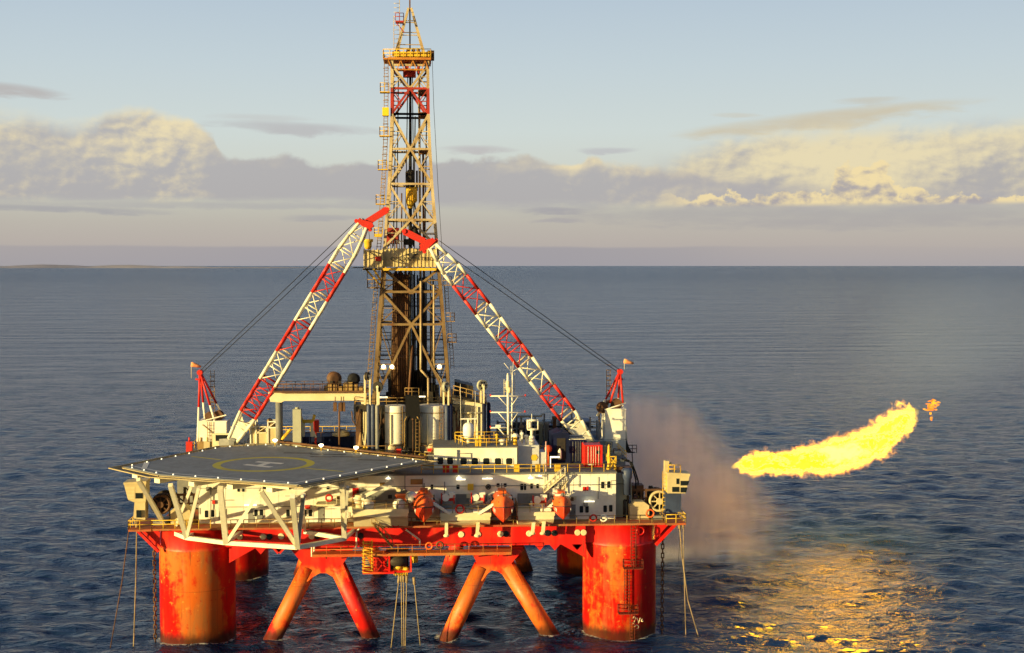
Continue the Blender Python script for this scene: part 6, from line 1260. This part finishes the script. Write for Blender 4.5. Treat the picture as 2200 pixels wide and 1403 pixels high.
def sock(px_, py_, Y, zb__, lab, dx_):
    q = P(px_, py_, Y); t = thing('windsock', lab, 'windsock', (q.x - dx_, Y, zb__), 'windsocks on the cranes'); b = MB(); b.tube((q.x - dx_, Y, zb__), (q.x - dx_, Y, q.z + .5), .04, 5); b.build('pole', CREAM, t)
    b = MB(); b.lathe([(.36, 0), (.34, .4), (.26, .9), (.16, 1.5)], (q.x - .7, Y, q.z + .18), (1, .1, -.28), 14); b.build('sleeve', paint('faded_orange_cloth', (.78, .30, .12), None, 0, .8, altfac=0), t)
sock(421, 785, 21, P(1, 815, 21).z, 'faded orange windsock above the left crane mast', .7); sock(1351, 778, 21, P(1, 800, 21).z, 'faded orange windsock above the right crane mast', .7)

# ------------------------------------------------------------------ gas flare
YL = 59.0
cl = [(1588, 1000, 12), (1602, 997, 21), (1640, 996, 23), (1700, 992, 27), (1760, 984, 32), (1815, 974, 38), (1860, 962, 36), (1895, 945, 33), (1922, 922, 30), (1940, 905, 22), (1952, 893, 8)]
kpx = (YL - CAM.y) / F
fl = thing('gas_flare', 'bright yellow gas flare roaring over the sea, curling up at its right end', 'flame', P(1588, 1000, YL), None)
rg = np.random.default_rng(5)
from mathutils import noise as mn
def fbm(p, o=4):
    s_ = 0; a = 1
    for i in range(o): s_ += a * mn.noise(p * (2 ** i)); a *= .55
    return s_
ctr = [P(x, y, YL) for x, y, r_ in cl]; rad = [r_ * kpx * .60 for x, y, r_ in cl]
nu, nv = 260, 110; b = MB(); vs = []
for i in range(nu + 1):
    f = i / nu * (len(cl) - 1); j = min(len(cl) - 2, int(f)); g = f - j
    c0 = ctr[j].lerp(ctr[j + 1], g); r0 = rad[j] * (1 - g) + rad[j + 1] * g; tg = (ctr[min(j + 2, len(cl) - 1)] - ctr[max(0, j - 1)]).normalized(); sd = tg.cross(V((0, 1, 0))).normalized()
    if i in (0, nu): r0 = .02
    for k in range(nv):
        a = 6.28319 * k / nv; d = sd * math.cos(a) + V((0, 1, 0)) * math.sin(a); q = c0 + d * r0
        ns = fbm(q * .30 + V((3, 1, 7)), 3) * .32 + abs(fbm(q * .8, 5)) * .42 - .12 + .10 * fbm(q * 3.2, 3)
        vs.append(q + d * r0 * ns + tg * r0 * .35 * fbm(q * .55 + V((9, 2, 1)), 3))
b.add(vs, [(i * nv + k, i * nv + (k + 1) % nv, (i + 1) * nv + (k + 1) % nv, (i + 1) * nv + k) for i in range(nu) for k in range(nv)], True)
FL = bpy.data.materials.new('flame_fire'); FL.use_nodes = True; ft = FL.node_tree; ft.nodes.clear(); q = N(ft); fo_ = ft.nodes.new('ShaderNodeOutputMaterial'); em = ft.nodes.new('ShaderNodeEmission')
g = ft.nodes.new('ShaderNodeNewGeometry').outputs['Position']; core = P(1800, 975, YL - 2)
dv = ft.nodes.new('ShaderNodeVectorMath'); dv.operation = 'DISTANCE'; q.put(dv.inputs[0], q.scale(g, (.42, 0, 1))); dv.inputs[1].default_value = (core.x * .42, 0, core.z)
hot = q.m('ADD', q.ss(dv.outputs['Value'], 4.4, .2), q.m('MULTIPLY', q.m('SUBTRACT', q.noise(q.scale(g, (.6, 1, 1)), .45, 5, .6, .4), .5), 2.6))
hot = q.ss(hot, -.15, 1.25)
cool = q.ss(q.noise(q.scale(g, (.5, 1, 1)), .42, 5, .62, .5), .46, .54); cool = q.m('MULTIPLY', cool, q.ss(hot, .75, .35))
q.put(em.inputs['Color'], q.mix(cool, q.mix(q.ss(hot, .45, 1.0), (1.0, .37, .0006), (1.0, .42, .004)), (.66, 1.0, .012)))
q.put(em.inputs['Strength'], q.m('ADD', .88, q.m('MULTIPLY', q.m('SUBTRACT', 1.0, cool), q.ss(hot, .2, 1.0, 36.0, 44.0)))); ft.links.new(em.outputs[0], fo_.inputs[0])
FL.cycles.emission_sampling = 'FRONT'
b.build('flame_body', FL, fl)
# orange licks torn off the edge
ORF = bpy.data.materials.new('flame_lick_fire'); ORF.use_nodes = True; ft = ORF.node_tree; ft.nodes.clear(); fo_ = ft.nodes.new('ShaderNodeOutputMaterial'); em = ft.nodes.new('ShaderNodeEmission'); q = N(ft)
g = ft.nodes.new('ShaderNodeNewGeometry').outputs['Position']; nn = q.noise(g, .9, 4, .6); q.put(em.inputs['Color'], q.mix(q.ss(nn, .4, .62), (1.0, .20, .02), (1.0, .42, .03))); em.inputs['Strength'].default_value = 1.05
tr = ft.nodes.new('ShaderNodeBsdfTransparent'); mx = ft.nodes.new('ShaderNodeMixShader'); q.put(mx.inputs[0], q.ss(q.noise(g, 1.3, 5, .65, .6), .40, .56)); ft.links.new(tr.outputs[0], mx.inputs[1]); ft.links.new(em.outputs[0], mx.inputs[2]); ft.links.new(mx.outputs[0], fo_.inputs[0])
def lick(b, c0, r0, ln, dr, seed):
    dr = V(dr).normalized(); sd = dr.cross(V((0, 1, 0))).normalized(); vs = []; m1, m2 = 14, 10
    for i in range(m1 + 1):
        f = i / m1; rr = r0 * math.sin(math.pi * min(1, .12 + f * .88)) ** .7 if i not in (0, m1) else .01
        cc = c0 + dr * ln * f + sd * r0 * .9 * math.sin(f * 4 + seed) * f
        for k in range(m2): a = 6.28319 * k / m2; d = sd * math.cos(a) + V((0, 1, 0)) * math.sin(a); p = cc + d * rr; vs.append(p + d * rr * .7 * fbm(p * 1.3 + V((seed, 0, 0)), 3))
    b.add(vs, [(i * m2 + k, i * m2 + (k + 1) % m2, (i + 1) * m2 + (k + 1) % m2, (i + 1) * m2 + k) for i in range(m1) for k in range(m2)], True)
FV = bpy.data.materials.new('flame_glow'); FV.use_nodes = True; ft = FV.node_tree; ft.nodes.clear(); q = N(ft); fo_ = ft.nodes.new('ShaderNodeOutputMaterial'); pv = ft.nodes.new('ShaderNodeEmission')
g = ft.nodes.new('ShaderNodeNewGeometry').outputs['Position']
wr = ft.nodes.new('ShaderNodeVectorMath'); wr.operation = 'SUBTRACT'; q.put(wr.inputs[0], q.noise(g, .32, 3, .6, colour=True)); wr.inputs[1].default_value = (.5, .5, .5)
wr2 = ft.nodes.new('ShaderNodeVectorMath'); wr2.operation = 'SUBTRACT'; q.put(wr2.inputs[0], q.noise(g, 1.0, 4, .62, colour=True)); wr2.inputs[1].default_value = (.5, .5, .5)
gx, gy, gz = q.sep(g); w1x, w1y, w1z = q.sep(wr.outputs[0]); w2x, w2y, w2z = q.sep(wr2.outputs[0])
cl2 = [(1566, 1001, 2), (1584, 1000, 10), (1600, 998, 21), (1640, 996, 24), (1700, 992, 29), (1760, 984, 35), (1815, 974, 41), (1860, 960, 40), (1895, 940, 42), (1922, 917, 40), (1944, 900, 30), (1962, 891, 14), (1985, 884, 1)]
pp = [P(x, y, YL) for x, y, r_ in cl2]; xa_, xb_ = pp[0].x, pp[-1].x
X2 = q.m('ADD', gx, q.m('MULTIPLY', w1x, 3.0)); f_ = q.m('DIVIDE', q.m('SUBTRACT', X2, xa_), xb_ - xa_, clamp=True)
zc0, zc1 = min(p.z for p in pp) - .5, max(p.z for p in pp) + .5
ZC = q.m('ADD', q.m('MULTIPLY', q.curve(f_, [((p.x - xa_) / (xb_ - xa_), (p.z - zc0) / (zc1 - zc0)) for p in pp]), zc1 - zc0), zc0)
RC = q.m('MULTIPLY', q.curve(f_, [((p.x - xa_) / (xb_ - xa_), r_ * kpx / 5.0) for p, (x, y, r_) in zip(pp, cl2)]), 5.0)
tipk = q.m('ADD', 1.0, q.m('MULTIPLY', q.ss(f_, .66, .92), 1.9))
dz_ = q.m('ADD', q.m('SUBTRACT', gz, ZC), q.m('MULTIPLY', q.m('ADD', q.m('MULTIPLY', w1z, 3.4), q.m('MULTIPLY', w2z, 2.3)), tipk)); dy_ = q.m('ADD', q.m('SUBTRACT', gy, YL), q.m('MULTIPLY', w2y, 1.5))
rr = q.m('DIVIDE', q.m('SQRT', q.m('ADD', q.m('MULTIPLY', dz_, dz_), q.m('MULTIPLY', dy_, dy_))), q.m('ADD', RC, .02))
rr = q.m('SUBTRACT', rr, q.m('MULTIPLY', w2x, .9))
st = q.m('MULTIPLY', q.ss(rr, 1.12, .72), q.m('MULTIPLY', q.ss(f_, .0, .05), q.ss(f_, .995, .90)))
fil = q.ss(q.noise(q.scale(g, (.7, 1, 1)), 1.5, 5, .68, .8), .36, .60, .10, 1.2)
q.put(pv.inputs['Color'], q.mix(q.ss(rr, .62, .98), (.92, .62, .012), (1.0, .34, .015))); q.put(pv.inputs['Strength'], q.m('MULTIPLY', q.m('MULTIPLY', st, fil), 1.15)); ft.links.new(pv.outputs[0], fo_.inputs['Volume'])
FV.cycles.volume_step_rate = .12
b = MB(); b.box(xa_ - 1, xb_ + 1, YL - 6, YL + 6, zc0 - 5.5, zc1 + 4.5); b.build('flame_glow', FV, fl)
b = MB()
for i in range(14): lick(b, P(rg.uniform(1982, 2008), rg.uniform(862, 880), YL), rg.uniform(.12, .28), rg.uniform(.8, 1.7), (1, 0, rg.uniform(-.6, .6)), rg.uniform(0, 9))
for i in range(3): lick(b, P(rg.uniform(1996, 2003), rg.uniform(885, 896), YL), .2, .8, (.3, 0, -1), rg.uniform(0, 9))
one(b, 'flame_wisp', ORF, 'small torn-off orange flame wisp floating beyond the right end of the flare', 'flame')

# ------------------------------------------------------------------ water spray curtain and smoke
def volume(name, x0, x1, y0, y1, z0, z1, build_density, colr, aniso, dens, sub=1):
    b = MB(); b.box(x0, x1, y0, y1, z0, z1); m = bpy.data.materials.new(name); m.use_nodes = True; t = m.node_tree; t.nodes.clear(); q = N(t)
    o_ = t.nodes.new('ShaderNodeOutputMaterial'); pv = t.nodes.new('ShaderNodeVolumePrincipled'); g = t.nodes.new('ShaderNodeTexCoord').outputs['Object']
    m.cycles.volume_step_rate = sub; pv.inputs['Color'].default_value = (*colr, 1); pv.inputs['Anisotropy'].default_value = aniso
    X, Y_, Z_ = q.sep(g); q.put(pv.inputs['Density'], q.m('MULTIPLY', build_density(q, g, X, Y_, Z_), dens)); t.links.new(pv.outputs[0], o_.inputs['Volume'])
    o = b.build(name, m); o['kind'] = 'stuff'; return o
YS = 44.0
sx = lambda x, y: P(x, y, YS).x
sz = lambda x, y: P(x, y, YS).z
def spray(q, g, X, Y_, Z_):
    wob = q.m('MULTIPLY', q.m('SUBTRACT', q.noise(g, .09, 4, .55), .5), 11.0)
    # right edge of the fan: steep at the foot, leaning back to the rig as it rises
    xr_ = q.m('ADD', sx(1600, 1100), q.m('MULTIPLY', q.m('MAXIMUM', q.m('SUBTRACT', Z_, 8.0), 0), -.86)); xr_ = q.m('ADD', xr_, wob)
    ed = q.ss(X, q.m('ADD', xr_, 9.0), q.m('SUBTRACT', xr_, 12.0))
    tp = q.ss(q.m('ADD', Z_, wob), sz(1345, 840) + 1.0, sz(1345, 900))
    lf = q.ss(X, sx(1300, 1000), sx(1352, 1000)); ft_ = q.ss(q.m('ADD', Z_, q.m('MULTIPLY', wob, .15)), -.2, 1.6)
    dp = q.ss(q.m('ABSOLUTE', q.m('SUBTRACT', Y_, YS)), 9.0, 1.0)
    st = q.noise(q.scale(g, (1, 1, .16)), .45, 3, .55); cl_ = q.noise(g, .16, 4, .6)
    tx = q.m('ADD', q.ss(st, .3, .7, .35, 1.35), q.m('MULTIPLY', q.m('SUBTRACT', cl_, .5), 2.6))
    d = q.m('MULTIPLY', q.m('MULTIPLY', ed, tp), q.m('MULTIPLY', q.m('MULTIPLY', lf, ft_), dp))
    return q.m('MAXIMUM', q.m('MULTIPLY', d, tx), 0.0)
volume('water_spray', sx(1300, 1000), sx(1860, 1200), YS - 9.5, YS + 9.5, .3, sz(1345, 815), spray, (1.0, .925, .885), -.05, .25, .45)  # pinkish tint puts warm flame and sun light into the white spray's colour
def smoke(q, g, X, Y_, Z_):
    f = q.m('DIVIDE', q.m('SUBTRACT', Y_, 70), 300.0)
    cx = q.m('ADD', 88.0, q.m('MULTIPLY', f, 150.0)); cz = q.m('ADD', 22.0, q.m('MULTIPLY', f, 10.0)); rr = q.m('ADD', 16.0, q.m('MULTIPLY', f, 34.0))
    a = q.m('DIVIDE', q.m('SUBTRACT', X, cx), rr); c_ = q.m('DIVIDE', q.m('SUBTRACT', Z_, cz), q.m('MULTIPLY', rr, .55))
    r2 = q.m('ADD', q.m('MULTIPLY', a, a), q.m('MULTIPLY', c_, c_)); d = q.ss(q.m('ADD', r2, q.m('MULTIPLY', q.m('SUBTRACT', q.noise(g, .035, 4, .6), .5), 1.1)), 1.15, -.25)
    return q.m('MULTIPLY', d, q.m('MULTIPLY', q.ss(Y_, 70, 100), q.ss(Y_, 380, 300)))
volume('smoke', 60, 320, 66, 384, 3, 64, smoke, (.46, .56, .76), 0, .0015)
